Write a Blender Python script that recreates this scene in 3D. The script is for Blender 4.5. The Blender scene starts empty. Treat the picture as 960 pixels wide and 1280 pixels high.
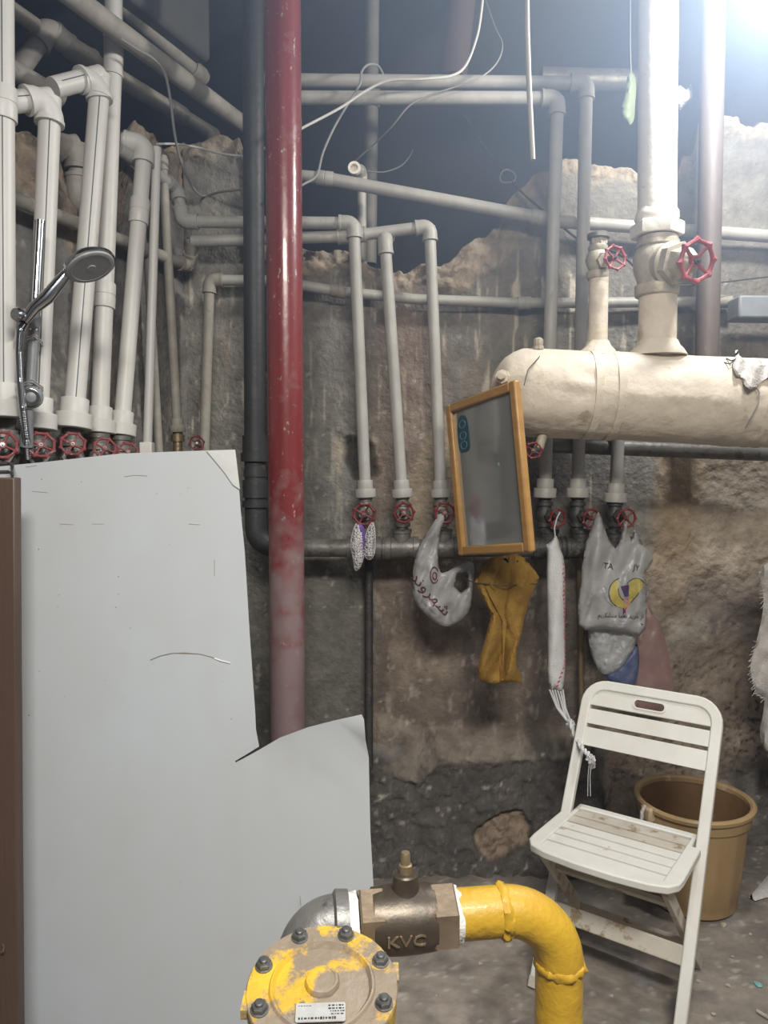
import bpy, math, random
import numpy as np
from mathutils import Vector, Matrix
from mathutils.geometry import delaunay_2d_cdt

random.seed(7)
C = bpy.context.scene.collection
SC = bpy.context.scene
R = math.radians

# ------------------------------------------------------------------ camera
F = 930.0                       # focal length in pixels of the 960x1280 frame
PITCH = R(3.0)
EYE = Vector((0, 0, 1.5))
cam_d = bpy.data.cameras.new('camera')
cam_d.sensor_fit = 'VERTICAL'
cam_d.sensor_height = 32.0
cam_d.lens = F / 1280 * 32.0
cam_d.clip_start = 0.05
cam = bpy.data.objects.new('camera', cam_d)
cam.location = EYE
cam.rotation_euler = (R(90) - PITCH, 0, 0)
C.objects.link(cam)
SC.camera = cam

# ------------------------------------------------------------------ world, lights, exposure
SC.view_settings.view_transform = 'Standard'
SC.view_settings.look = 'None'
SC.view_settings.gamma = 1
SC.view_settings.exposure = 0.55
wd = bpy.data.worlds.new('world')
SC.world = wd
wd.use_nodes = True
SC.cycles.volume_max_steps = 64
SC.cycles.volume_step_rate = 3.0
wd.node_tree.nodes['Background'].inputs[0].default_value = (0.5, 0.55, 0.65, 1)
wd.node_tree.nodes['Background'].inputs[1].default_value = 0.03


def lamp(name, kind, loc, power, color, size=0.1, sizey=None, target=None):
    d = bpy.data.lights.new(name, kind)
    d.energy = power
    d.color = color
    if kind == 'AREA':
        d.shape = 'RECTANGLE'
        d.size = size
        d.size_y = sizey or size
    else:
        d.shadow_soft_size = size
    o = bpy.data.objects.new(name, d)
    o.location = loc
    if target is not None:
        o.rotation_euler = (Vector(target) - Vector(loc)).to_track_quat('-Z', 'Y').to_euler()
    C.objects.link(o)
    return o


# added air haze for the lamp's glare, thicker near the ceiling and right
nt = wd.node_tree
vs_ = nt.nodes.new('ShaderNodeVolumeScatter')
vs_.inputs['Color'].default_value = (.52, .68, 1, 1)
vs_.inputs['Anisotropy'].default_value = .2
tc_ = nt.nodes.new('ShaderNodeNewGeometry')
sp_ = nt.nodes.new('ShaderNodeSeparateXYZ')
nt.links.new(tc_.outputs['Position'], sp_.inputs[0])
mu_ = nt.nodes.new('ShaderNodeMath')
mu_.operation = 'MULTIPLY'
for k, (ax, a, b, lo, hi) in enumerate((('Z', 1.5, 2.6, .006, .25), ('X', -1.0, .7, .05, 1.0))):
    r_ = nt.nodes.new('ShaderNodeMapRange')
    r_.interpolation_type = 'SMOOTHSTEP'
    for q, v in enumerate((a, b, lo, hi)):
        r_.inputs[q + 1].default_value = v
    nt.links.new(sp_.outputs[ax], r_.inputs[0])
    nt.links.new(r_.outputs[0], mu_.inputs[k])
nt.links.new(mu_.outputs[0], vs_.inputs['Density'])
nt.links.new(vs_.outputs[0], nt.nodes['World Output'].inputs['Volume'])

# bare bulb by the right wall, just past the top right of the view
lamp('bulb_light', 'POINT', (1.16, 2.12, 2.93), 70, (0.93, 0.96, 1.0), 0.07)
# ceiling tube lamp in the room behind the viewer
tl = lamp('tube_light', 'AREA', (0.30, -0.5, 3.0), 56, (0.975, 0.985, 1.0), 1.2, 0.35, (0.05, 1.5, 0.2))
tl.data.spread = R(135)          # beam narrowed to dim the upper left pipes

# ------------------------------------------------------------------ geometry helpers
FW = Vector((0, math.cos(PITCH), -math.sin(PITCH)))
UP = Vector((0, math.sin(PITCH), math.cos(PITCH)))
WALL_Y = 2.92
LC = Vector((-0.77, WALL_Y, 0))                 # corner of back and left wall
LA = R(24)
LDIR = Vector((-math.sin(LA), -math.cos(LA), 0))  # along the left wall, towards the viewer
LN = Vector((math.cos(LA), -math.sin(LA), 0))     # its normal, into the room


def ray(px, py):
    return Vector(((px - 480) / F, 0, 0)) + UP * ((640 - py) / F) + FW


def P(px, py, Y):
    d = ray(px, py)
    return EYE + d * (Y / d.y)


def W(px, py, off=0.0):
    d = ray(px, py)
    t = (off - LN.dot(EYE - LC)) / LN.dot(d)
    return EYE + d * t


def proj(x, y, z):
    dx, dy, dz = x, y, z - 1.5
    t = dy * math.cos(PITCH) - dz * math.sin(PITCH)
    v = dy * math.sin(PITCH) + dz * math.cos(PITCH)
    return 480 + F * dx / t, 640 - F * v / t


def frame(ax):
    ax = Vector(ax).normalized()
    h = Vector((0, 0, 1)) if abs(ax.z) < 0.9 else Vector((1, 0, 0))
    u = ax.cross(h).normalized()
    return ax, u, ax.cross(u).normalized()


ORG = {}


class MB:
    def __init__(s):
        s.v, s.f = [], []

    def add(s, vs, fs):
        b = len(s.v)
        s.v += [Vector(v) for v in vs]
        s.f += [tuple(b + i for i in f) for f in fs]
        return s

    def tube(s, pts, r, seg=14, cap=True, closed=False, flat=1.0):
        pts = [Vector(p) for p in pts]
        n = len(pts)
        rs = r if isinstance(r, (list, tuple)) else [r] * n
        tans = []
        for i in range(n):
            if closed:
                t = pts[(i + 1) % n] - pts[i - 1]
            else:
                t = pts[min(i + 1, n - 1)] - pts[max(i - 1, 0)]
            tans.append(t.normalized())
        _, u, _ = frame(tans[0])
        vs, fs = [], []
        for i in range(n):
            t = tans[i]
            u = (u - t * u.dot(t)).normalized()
            w = t.cross(u)
            for k in range(seg):
                a = 2 * math.pi * k / seg
                vs.append(pts[i] + (u * math.cos(a) + w * math.sin(a) * flat) * rs[i])
        for i in range(n if closed else n - 1):
            j = (i + 1) % n
            for k in range(seg):
                l = (k + 1) % seg
                fs.append((i * seg + k, i * seg + l, j * seg + l, j * seg + k))
        if cap and not closed:
            fs.append(tuple(range(seg))[::-1])
            fs.append(tuple((n - 1) * seg + k for k in range(seg)))
        return s.add(vs, fs)

    def lathe(s, a, ax, prof, seg=24, rot=0.0, wob=None, caps=True):
        """prof: (t along the axis, radius)"""
        a = Vector(a)
        ax, u, w = frame(ax)
        vs, fs = [], []
        for (t, r) in prof:
            for k in range(seg):
                g = 2 * math.pi * k / seg + rot
                rr = max(r, 1e-5)
                if wob:
                    rr += wob(t, g)
                vs.append(a + ax * t + (u * math.cos(g) + w * math.sin(g)) * rr)
        for i in range(len(prof) - 1):
            for k in range(seg):
                l = (k + 1) % seg
                fs.append((i * seg + k, i * seg + l, (i + 1) * seg + l, (i + 1) * seg + k))
        if caps:
            fs.append(tuple(range(seg))[::-1])
            fs.append(tuple((len(prof) - 1) * seg + k for k in range(seg)))
        return s.add(vs, fs)

    def cyl(s, a, b, r, seg=20, r2=None):
        a, b = Vector(a), Vector(b)
        L = (b - a).length
        return s.lathe(a, b - a, [(0, r), (L, r if r2 is None else r2)], seg)

    def box(s, c, ux, uy, uz, sx, sy, sz):
        c, ux, uy, uz = Vector(c), Vector(ux).normalized(), Vector(uy).normalized(), Vector(uz).normalized()
        vs = [c + ux * (i * sx / 2) + uy * (j * sy / 2) + uz * (k * sz / 2)
              for i in (-1, 1) for j in (-1, 1) for k in (-1, 1)]
        return s.add(vs, [(0, 1, 3, 2), (4, 6, 7, 5), (0, 4, 5, 1), (2, 3, 7, 6), (0, 2, 6, 4), (1, 5, 7, 3)])

    def strip(s, pts, N, w, h, closed=False):
        """rectangular bar swept along a path lying in the plane of normal N"""
        pts = [Vector(p) for p in pts]
        N = Vector(N).normalized()
        n = len(pts)
        vs, fs = [], []
        for i in range(n):
            t = (pts[min(i + 1, n - 1)] - pts[max(i - 1, 0)]).normalized()
            sd = N.cross(t).normalized()
            for (a, b) in ((-1, -1), (1, -1), (1, 1), (-1, 1)):
                vs.append(pts[i] + sd * (a * w / 2) + N * (b * h / 2))
        for i in range(n - 1):
            for k in range(4):
                l = (k + 1) % 4
                fs.append((i * 4 + k, i * 4 + l, i * 4 + 4 + l, i * 4 + 4 + k))
        fs.append((3, 2, 1, 0))
        fs.append(tuple((n - 1) * 4 + k for k in range(4)))
        return s.add(vs, fs)

    def plate(s, outline, holes, fn, h):
        """2-D outline with holes, fn(x, y, side) -> point, thickness between side 0 and h"""
        vs2, tris, loops = triangulate(outline, holes, 0)
        n = len(vs2)
        vs = [fn(x, y, 0) for (x, y) in vs2] + [fn(x, y, h) for (x, y) in vs2]
        fs = [t[::-1] for t in tris] + [tuple(i + n for i in t) for t in tris]
        cnt = {}
        for t in tris:
            for k in range(3):
                cnt.setdefault(tuple(sorted((t[k], t[(k + 1) % 3]))), []).append((t[k], t[(k + 1) % 3]))
        for e, l in cnt.items():
            if len(l) == 1:
                a, b = l[0]
                fs.append((a, b, b + n, a + n))
        return s.add(vs, fs)

    def build(s, name, mat, parent=None, smooth=True, ang=38, bevel=0, cols=None):
        if parent is not None:
            org = ORG[parent]
        else:
            xs = np.array([tuple(v) for v in s.v])
            lo, hi = xs.min(0), xs.max(0)
            org = Vector(((lo[0] + hi[0]) / 2, (lo[1] + hi[1]) / 2, lo[2]))
        me = bpy.data.meshes.new(name)
        me.from_pydata([tuple(v - org) for v in s.v], [], s.f)
        me.update()
        if cols is not None:
            at = me.color_attributes.new('Col', 'FLOAT_COLOR', 'POINT')
            at.data.foreach_set('color', np.asarray(cols, dtype=np.float32).ravel())
        fix_normals(me)
        if smooth:
            me.polygons.foreach_set('use_smooth', [True] * len(me.polygons))
            me.set_sharp_from_angle(angle=R(ang))
        me.materials.append(mat)
        o = bpy.data.objects.new(name, me)
        C.objects.link(o)
        if parent is not None:
            o.parent = parent
        else:
            o.location = org
        ORG[o] = org
        if bevel:
            b = o.modifiers.new('bevel', 'BEVEL')
            b.width = bevel
            b.segments = 2
            b.limit_method = 'ANGLE'
            b.angle_limit = R(40)
        return o


import bmesh


def fix_normals(me):
    bm = bmesh.new()
    bm.from_mesh(me)
    bmesh.ops.recalc_face_normals(bm, faces=bm.faces)
    bm.to_mesh(me)
    bm.free()


def pip(x, y, poly):
    x, y = np.asarray(x, float), np.asarray(y, float)
    ins = np.zeros(x.shape, bool)
    n = len(poly)
    for i in range(n):
        x1, y1 = poly[i]
        x2, y2 = poly[(i + 1) % n]
        if y1 == y2:
            continue
        c = ((y1 > y) != (y2 > y)) & (x < (x2 - x1) * (y - y1) / (y2 - y1) + x1)
        ins ^= c
    return ins


def densify(poly, step):
    out = []
    for i, p in enumerate(poly):
        q = poly[(i + 1) % len(poly)]
        n = max(1, int(round(math.hypot(q[0] - p[0], q[1] - p[1]) / step))) if step else 1
        for k in range(n):
            out.append((p[0] + (q[0] - p[0]) * k / n, p[1] + (q[1] - p[1]) * k / n))
    return out


def smooth_poly(poly, it=2):
    for _ in range(it):
        out = []
        for i, p in enumerate(poly):
            q = poly[(i + 1) % len(poly)]
            out.append((p[0] * .75 + q[0] * .25, p[1] * .75 + q[1] * .25))
            out.append((p[0] * .25 + q[0] * .75, p[1] * .25 + q[1] * .75))
        poly = out
    return poly


def triangulate(outline, holes, step):
    loops = [densify(outline, step)] + [densify(h, step) for h in holes]
    vs, es = [], []
    for l in loops:
        b = len(vs)
        vs += [Vector(p) for p in l]
        es += [(b + i, b + (i + 1) % len(l)) for i in range(len(l))]
    nb = len(vs)
    if step:
        xs = [p[0] for p in loops[0]]
        ys = [p[1] for p in loops[0]]
        rnd = random.Random(3)
        gx, gy = np.meshgrid(np.arange(min(xs) + step / 2, max(xs), step), np.arange(min(ys) + step / 2, max(ys), step))
        gx = gx.ravel() + np.array([rnd.uniform(-.2, .2) * step for _ in range(gx.size)])
        gy = gy.ravel() + np.array([rnd.uniform(-.2, .2) * step for _ in range(gy.size)])
        ok = pip(gx, gy, loops[0])
        for h in loops[1:]:
            ok &= ~pip(gx, gy, h)
        gx, gy = gx[ok], gy[ok]
        d = bdist(gx, gy, loops)
        for x, y, dd in zip(gx, gy, d):
            if dd > step * 0.45:
                vs.append(Vector((x, y)))
    ov, oe, of = delaunay_2d_cdt(vs, es, [], 0, 1e-6)[:3]
    cx = np.array([sum(ov[i].x for i in f) / 3 for f in of])
    cy = np.array([sum(ov[i].y for i in f) / 3 for f in of])
    ok = pip(cx, cy, loops[0])
    for h in loops[1:]:
        ok &= ~pip(cx, cy, h)
    tris = [tuple(f) for f, k in zip(of, ok) if k]
    return [(v.x, v.y) for v in ov], tris, loops


def bdist(x, y, loops):
    d = np.full(np.shape(x), 1e9)
    for l in loops:
        for i, (x1, y1) in enumerate(l):
            x2, y2 = l[(i + 1) % len(l)]
            L = (x2 - x1) ** 2 + (y2 - y1) ** 2 + 1e-12
            t = np.clip(((x - x1) * (x2 - x1) + (y - y1) * (y2 - y1)) / L, 0, 1)
            d = np.minimum(d, np.hypot(x - x1 - t * (x2 - x1), y - y1 - t * (y2 - y1)))
    return d


def vnoise(x, y, seed=0):
    x, y = np.asarray(x, float), np.asarray(y, float)
    ix, iy = np.floor(x), np.floor(y)
    fx, fy = x - ix, y - iy
    fx, fy = fx * fx * (3 - 2 * fx), fy * fy * (3 - 2 * fy)

    def h(a, b):
        v = np.sin(a * 127.1 + b * 311.7 + seed * 74.7) * 43758.5453
        return v - np.floor(v)
    return (h(ix, iy) * (1 - fx) + h(ix + 1, iy) * fx) * (1 - fy) + (h(ix, iy + 1) * (1 - fx) + h(ix + 1, iy + 1) * fx) * fy


def fbm(x, y, o=4, seed=0):
    s, a, t = 0, .5, 0
    for k in range(o):
        s = s + a * vnoise(np.asarray(x) * 2 ** k, np.asarray(y) * 2 ** k, seed + k * 13)
        t += a
        a *= .5
    return s / t


def tag(o, label, cat, group=None, kind=None):
    o['label'] = label
    o['category'] = cat
    if group:
        o['group'] = group
    if kind:
        o['kind'] = kind
    return o


def thing(name, label, cat, loc, group=None):
    o = bpy.data.objects.new(name, None)
    o.empty_display_size = 0.05
    o.location = loc
    C.objects.link(o)
    ORG[o] = Vector(loc)
    return tag(o, label, cat, group)


def struct(o):
    o['kind'] = 'structure'
    return o


def arc_pts(p, d1, d2, rad, n=8):
    p, d1, d2 = Vector(p), Vector(d1).normalized(), Vector(d2).normalized()
    th = d1.angle(d2)
    if th < 0.02:
        return [p]
    T = rad * math.tan(th / 2)
    a, b = p - d1 * T, p + d2 * T
    c = p + (d2 - d1).normalized() * (rad / math.cos(th / 2))
    va, vb = a - c, b - c
    out = []
    for i in range(n + 1):
        t = i / n
        out.append(c + (va * math.sin((1 - t) * th) + vb * math.sin(t * th)) / math.sin(th))
    return out


# ------------------------------------------------------------------ materials
def nn(nt, t, **kw):
    n = nt.nodes.new(t)
    for k, v in kw.items():
        setattr(n, k, v)
    return n


def rgba(c):
    return (c[0], c[1], c[2], 1)


def mat(name, c, c2=None, scale=6, rough=.6, metal=0.0, bump=.15, bscale=60, dirt=None, dirt2=None,
        stretch=(1, 1, 1), trans=0, alpha=1, sss=0, coord='Object', coat=0, det=5, rvar=.15, attr=False):
    """c..c2 blotches; dirt = (colour, amount 0..1, scale) patches on top"""
    m = bpy.data.materials.new(name)
    m.use_nodes = True
    nt = m.node_tree
    b = nt.nodes['Principled BSDF']
    L = nt.links.new
    tc = nn(nt, 'ShaderNodeTexCoord')
    mp = nn(nt, 'ShaderNodeMapping')
    mp.inputs['Scale'].default_value = stretch
    L(tc.outputs[coord], mp.inputs[0])
    n1 = nn(nt, 'ShaderNodeTexNoise')
    n1.inputs['Scale'].default_value = scale
    n1.inputs['Detail'].default_value = det
    n1.inputs['Roughness'].default_value = .65
    L(mp.outputs[0], n1.inputs['Vector'])
    mr = nn(nt, 'ShaderNodeMapRange')
    mr.inputs[1].default_value = .32
    mr.inputs[2].default_value = .68
    L(n1.outputs[0], mr.inputs[0])
    mx = nn(nt, 'ShaderNodeMix', data_type='RGBA')
    L(mr.outputs[0], mx.inputs[0])
    if attr:
        at = nn(nt, 'ShaderNodeAttribute', attribute_name='Col')
        d1 = nn(nt, 'ShaderNodeMix', data_type='RGBA', blend_type='MULTIPLY')
        d1.inputs[0].default_value = 1
        L(at.outputs['Color'], d1.inputs[6])
        d1.inputs[7].default_value = rgba(c)
        d2 = nn(nt, 'ShaderNodeMix', data_type='RGBA', blend_type='MULTIPLY')
        d2.inputs[0].default_value = 1
        L(at.outputs['Color'], d2.inputs[6])
        d2.inputs[7].default_value = rgba(c2 or c)
        L(d1.outputs[2], mx.inputs[6])
        L(d2.outputs[2], mx.inputs[7])
    else:
        mx.inputs[6].default_value = rgba(c)
        mx.inputs[7].default_value = rgba(c2 or tuple(x * .8 for x in c))
    out = mx.outputs[2]
    for k, dd in enumerate((dirt, dirt2)):
        if not dd:
            continue
        dc, am, ds = dd
        n2 = nn(nt, 'ShaderNodeTexNoise')
        n2.inputs['Scale'].default_value = ds
        n2.inputs['Detail'].default_value = 6
        n2.inputs['Roughness'].default_value = .7
        mp2 = nn(nt, 'ShaderNodeMapping')
        mp2.inputs['Location'].default_value = (3.1 + k * 7, 1.7, 5.3)
        L(mp.outputs[0], mp2.inputs[0])
        L(mp2.outputs[0], n2.inputs['Vector'])
        m2 = nn(nt, 'ShaderNodeMapRange')
        th = .72 - am * .44
        m2.inputs[1].default_value = th
        m2.inputs[2].default_value = th + .06
        L(n2.outputs[0], m2.inputs[0])
        m3 = nn(nt, 'ShaderNodeMix', data_type='RGBA')
        L(m2.outputs[0], m3.inputs[0])
        L(out, m3.inputs[6])
        m3.inputs[7].default_value = rgba(dc)
        out = m3.outputs[2]
    L(out, b.inputs['Base Color'])
    b.inputs['Metallic'].default_value = metal
    rr = nn(nt, 'ShaderNodeMapRange')
    rr.inputs[3].default_value = max(.02, rough - rvar)
    rr.inputs[4].default_value = min(1, rough + rvar)
    L(n1.outputs[0], rr.inputs[0])
    L(rr.outputs[0], b.inputs['Roughness'])
    if bump:
        nb = nn(nt, 'ShaderNodeTexNoise')
        nb.inputs['Scale'].default_value = bscale
        nb.inputs['Detail'].default_value = 4
        L(mp.outputs[0], nb.inputs['Vector'])
        bp = nn(nt, 'ShaderNodeBump')
        bp.inputs['Strength'].default_value = bump
        bp.inputs['Distance'].default_value = .01
        L(nb.outputs[0], bp.inputs['Height'])
        L(bp.outputs[0], b.inputs['Normal'])
    b.inputs['Transmission Weight'].default_value = trans
    b.inputs['Alpha'].default_value = alpha
    b.inputs['Coat Weight'].default_value = coat
    if sss:
        b.inputs['Subsurface Weight'].default_value = sss
        b.inputs['Subsurface Scale'].default_value = .02
    return m


MT = {}
MT['wall'] = mat('plaster_wall', (1.28, 1.27, 1.25), (.70, .69, .68), 13, .9, bump=.8, bscale=55, attr=True, coord='Object', det=8)
MT['floor'] = mat('dirty_concrete', (1.28, 1.26, 1.24), (.72, .72, .72), 9, .85, bump=.5, bscale=35, attr=True, det=8)
MT['cavity_shade'] = mat('shade_black_masonry', (.030, .030, .033), (.018, .018, .02), 3, .95, bump=.5, bscale=12)  # gloom of the unlit cavity put into a near-black base colour
MT['ceiling'] = mat('dark_grey_ceiling', (.10, .10, .10), (.07, .07, .07), 3, .95, bump=.3, bscale=20)  # even dark grey for the ceiling and the upper left wall
MT['room'] = mat('plain_plaster', (.30, .29, .27), (.24, .23, .22), 2, .9, bump=.3, bscale=30)
MT['pvc'] = mat('ivory_plastic_pipe', (.60, .582, .55), (.51, .49, .455), 5, .45, bump=.06, bscale=40, dirt=((.34, .29, .23), .15, 14), stretch=(1, 1, .35))
MT['pvc_dull'] = mat('dusty_plastic_pipe', (.34, .315, .28), (.22, .20, .17), 9, .65, bump=.12, bscale=50, dirt=((.19, .165, .135), .25, 12))
MT['pvc_grey'] = mat('grey_plastic_pipe', (.41, .40, .38), (.30, .29, .27), 9, .5, bump=.1, bscale=60, dirt=((.24, .215, .18), .2, 16), stretch=(1, 1, .5))
MT['line'] = mat('pipe_stripe', (.10, .12, .12), rough=.5, bump=0)
MT['red'] = None
MT['black'] = mat('black_drain_pipe', (.040, .041, .043), (.022, .023, .025), 5, .55, bump=.2, bscale=40, dirt=((.09, .086, .08), .2, 9))
MT['iron'] = mat('dark_cast_iron', (.07, .067, .062), (.04, .038, .036), 20, .55, metal=.3, bump=.3, bscale=90, dirt=((.15, .13, .105), .25, 25))
MT['galv'] = mat('galvanised_steel', (.20, .19, .175), (.12, .112, .10), 12, .5, metal=.35, bump=.25, bscale=50, dirt=((.09, .08, .07), .35, 12))
MT['galvpale'] = mat('dim_dusty_pipe', (.22, .21, .195), (.15, .14, .13), 7, .6, bump=.12, bscale=50)
MT['brass'] = mat('old_brass', (.30, .23, .14), (.19, .145, .09), 30, .45, metal=.6, bump=.15, bscale=80)
MT['bronze'] = mat('bronze_body', (.46, .42, .345), (.33, .295, .24), 20, .5, metal=.15, bump=.2, bscale=70, dirt=((.5, .47, .4), .25, 25))
MT['wheel'] = mat('red_wheel_paint', (.19, .024, .03), (.12, .018, .02), 30, .5, bump=.2, bscale=90, dirt=((.11, .085, .08), .25, 45))
MT['wheel_left'] = mat('chipped_red_wheel_paint', (.23, .042, .047), (.16, .03, .034), 30, .6, bump=.2, bscale=90, dirt=((.33, .25, .24), .33, 40))
MT['wheel_pale'] = mat('dusty_red_wheel_paint', (.36, .085, .10), (.29, .06, .075), 30, .5, bump=.2, bscale=90, dirt=((.45, .30, .29), .25, 45))
MT['cream'] = mat('cream_lagging_paint', (.67, .595, .50), (.54, .475, .385), 6, .65, bump=.9, bscale=16, dirt=((.44, .365, .28), .22, 7), dirt2=((.30, .24, .18), .13, 30))
MT['whitepaint'] = mat('white_pipe_paint', (.80, .77, .72), (.70, .66, .60), 8, .5, bump=.25, bscale=30, dirt=((.42, .25, .15), .16, 22))
MT['brownpipe'] = mat('brown_steel_pipe', (.125, .10, .088), (.09, .072, .065), 8, .55, bump=.15, bscale=40, dirt=((.27, .25, .235), .14, 25), stretch=(1, 1, .4))
MT['duct'] = mat('dim_brown_duct', (.25, .17, .155), (.19, .13, .12), 5, .7, bump=.2, bscale=30)
MT['board'] = mat('white_laminate_board', (.475, .505, .53), (.435, .44, .435), 2.6, .5, bump=.05, bscale=20, dirt=((.34, .34, .33), .06, 9), stretch=(1, 1, .6))
MT['board_edge'] = mat('board_edge', (.6, .6, .58), rough=.7, bump=.1)
MT['pencil'] = mat('scuff_mark', (.20, .185, .16), (.28, .26, .23), 30, .8, bump=0)
MT['brownboard'] = mat('brown_board', (.085, .052, .038), (.07, .042, .03), 4, .5, bump=.1, bscale=30, stretch=(6, 6, .6))
MT['chrome'] = mat('chrome', (.62, .63, .64), (.5, .51, .52), 20, .16, metal=1, bump=0, rvar=.06)
MT['sprayface'] = mat('spray_face_grey', (.36, .365, .365), (.30, .305, .305), 20, .5, bump=.1, bscale=160)
MT['greyplastic'] = mat('grey_plastic', (.20, .21, .215), (.16, .165, .17), 20, .45, bump=.05)
MT['wood'] = mat('mirror_frame_wood', (.42, .235, .08), (.33, .175, .055), 6, .38, bump=.08, bscale=60, stretch=(1, 1, 5))
MT['yellowcloth'] = mat('yellow_canvas', (.30, .17, .03), (.215, .118, .02), 9, .85, bump=.35, bscale=120, dirt=((.2, .11, .03), .08, 14))
MT['whitecloth'] = mat('white_cotton', (.62, .62, .62), (.53, .52, .52), 12, .95, bump=.4, bscale=260)
MT['rag'] = mat('torn_white_rag', (.55, .53, .51), (.44, .41, .385), 10, .95, bump=.5, bscale=160)
MT['purple'] = mat('purple_cloth', (.19, .09, .33), (.12, .06, .24), 25, .9, bump=.3, bscale=120)
MT['net'] = mat('white_net', (.72, .69, .70), (.55, .52, .54), 25, .9, bump=0)
MT['bag'] = mat('white_plastic_bag', (.42, .415, .415), (.34, .335, .335), 14, .34, bump=.7, bscale=24, alpha=.8, trans=.0, sss=0)
MT['pinkbag'] = mat('pink_plastic_bag', (.36, .225, .215), (.28, .17, .165), 10, .4, bump=.5, bscale=25, alpha=.66)
MT['bluecloth'] = mat('blue_plastic', (.05, .07, .17), (.12, .14, .22), 20, .5, bump=.4, bscale=40)
MT['greenbag'] = mat('pale_green_bag', (.26, .32, .20), (.2, .26, .16), 15, .45, bump=.4, bscale=40, alpha=.85)
MT['chair'] = mat('white_chair_plastic', (.67, .655, .61), (.58, .56, .505), 7, .5, bump=.05, bscale=60, dirt=((.36, .27, .17), .13, 11))
MT['chair_dirty'] = mat('grimy_chair_plastic', (.52, .48, .41), (.41, .365, .30), 9, .6, bump=.1, bscale=60, dirt=((.27, .19, .11), .36, 13))
MT['bucket'] = mat('amber_plastic_bucket', (.40, .28, .145), (.30, .195, .09), 5, .42, bump=.12, bscale=30, dirt=((.45, .36, .235), .34, 7), dirt2=((.14, .10, .065), .12, 16), stretch=(1, 1, .4))
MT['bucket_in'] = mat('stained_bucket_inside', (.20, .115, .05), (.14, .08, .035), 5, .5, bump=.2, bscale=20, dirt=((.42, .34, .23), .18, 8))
MT['gas'] = mat('yellow_gas_paint', (.46, .28, .022), (.38, .22, .016), 7, .5, bump=.4, bscale=36, dirt=((.18, .11, .03), .22, 15), coat=.08)
MT['gascover'] = mat('grimy_yellow_cast_iron', (.57, .35, .03), (.45, .26, .03), 10, .5, bump=.4, bscale=50, dirt=((.21, .165, .12), .70, 9), dirt2=((.10, .085, .07), .22, 30))
MT['castgrey'] = mat('grey_malleable_iron', (.22, .21, .195), (.13, .125, .115), 12, .45, metal=.5, bump=.25, bscale=50, dirt=((.08, .075, .07), .25, 16))
MT['valvebody'] = mat('tarnished_brass_valve', (.13, .10, .07), (.055, .048, .042), 9, .42, metal=.65, bump=.15, bscale=40)
MT['valvehex'] = mat('worn_brass_hexagon', (.36, .27, .185), (.20, .15, .105), 12, .38, metal=.65, bump=.12, bscale=50)
MT['bolt'] = mat('steel_bolt', (.21, .21, .20), (.10, .10, .098), 40, .4, metal=.7, bump=.1)
MT['tape'] = mat('thread_tape', (.72, .71, .67), (.55, .53, .48), 30, .7, bump=.4, bscale=120)
MT['plateval'] = mat('aluminium_nameplate', (.50, .50, .48), (.36, .35, .33), 40, .4, metal=.3, bump=.1)
MT['ink'] = mat('black_ink', (.02, .02, .02), rough=.7, bump=0)
MT['redink'] = mat('maroon_ink', (.10, .012, .03), (.13, .02, .04), 40, .5, bump=0)
MT['yellowink'] = mat('yellow_ink', (.44, .37, .10), (.38, .31, .08), 40, .5, bump=0)
MT['purpleink'] = mat('violet_ink', (.07, .045, .12), rough=.5, bump=0)
MT['orangeink'] = mat('orange_ink', (.62, .22, .12), rough=.5, bump=0)
MT['greyink'] = mat('grey_ink', (.3, .31, .34), rough=.5, bump=0)
MT['teal'] = mat('teal_sticker', (.02, .09, .115), (.015, .06, .08), 40, .4, bump=0)
MT['tealpale'] = mat('pale_print', (.22, .33, .36), rough=.5, bump=0)
MT['wirewhite'] = mat('white_cable', (.55, .54, .52), rough=.6, bump=0)
MT['wiregrey'] = mat('grey_cable', (.26, .255, .25), rough=.6, bump=0)
MT['wiredark'] = mat('dark_wire', (.06, .058, .055), rough=.6, bump=0)
MT['boxgrey'] = mat('grey_metal_box', (.22, .24, .26), (.18, .19, .20), 10, .5, bump=.05)
MT['redstitch'] = mat('red_stitching', (.45, .07, .09), rough=.8, bump=0)
MT['chip'] = mat('plaster_chip', (.42, .36, .29), (.30, .25, .2), 30, .9, bump=.3, bscale=100)
MT['tealchip'] = mat('teal_plastic_chip', (.20, .42, .40), rough=.5, bump=.1)
MT['brickmud'] = mat('rubble_mud', (.31, .245, .18), (.21, .165, .125), 12, .95, bump=.8, bscale=30)


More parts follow.
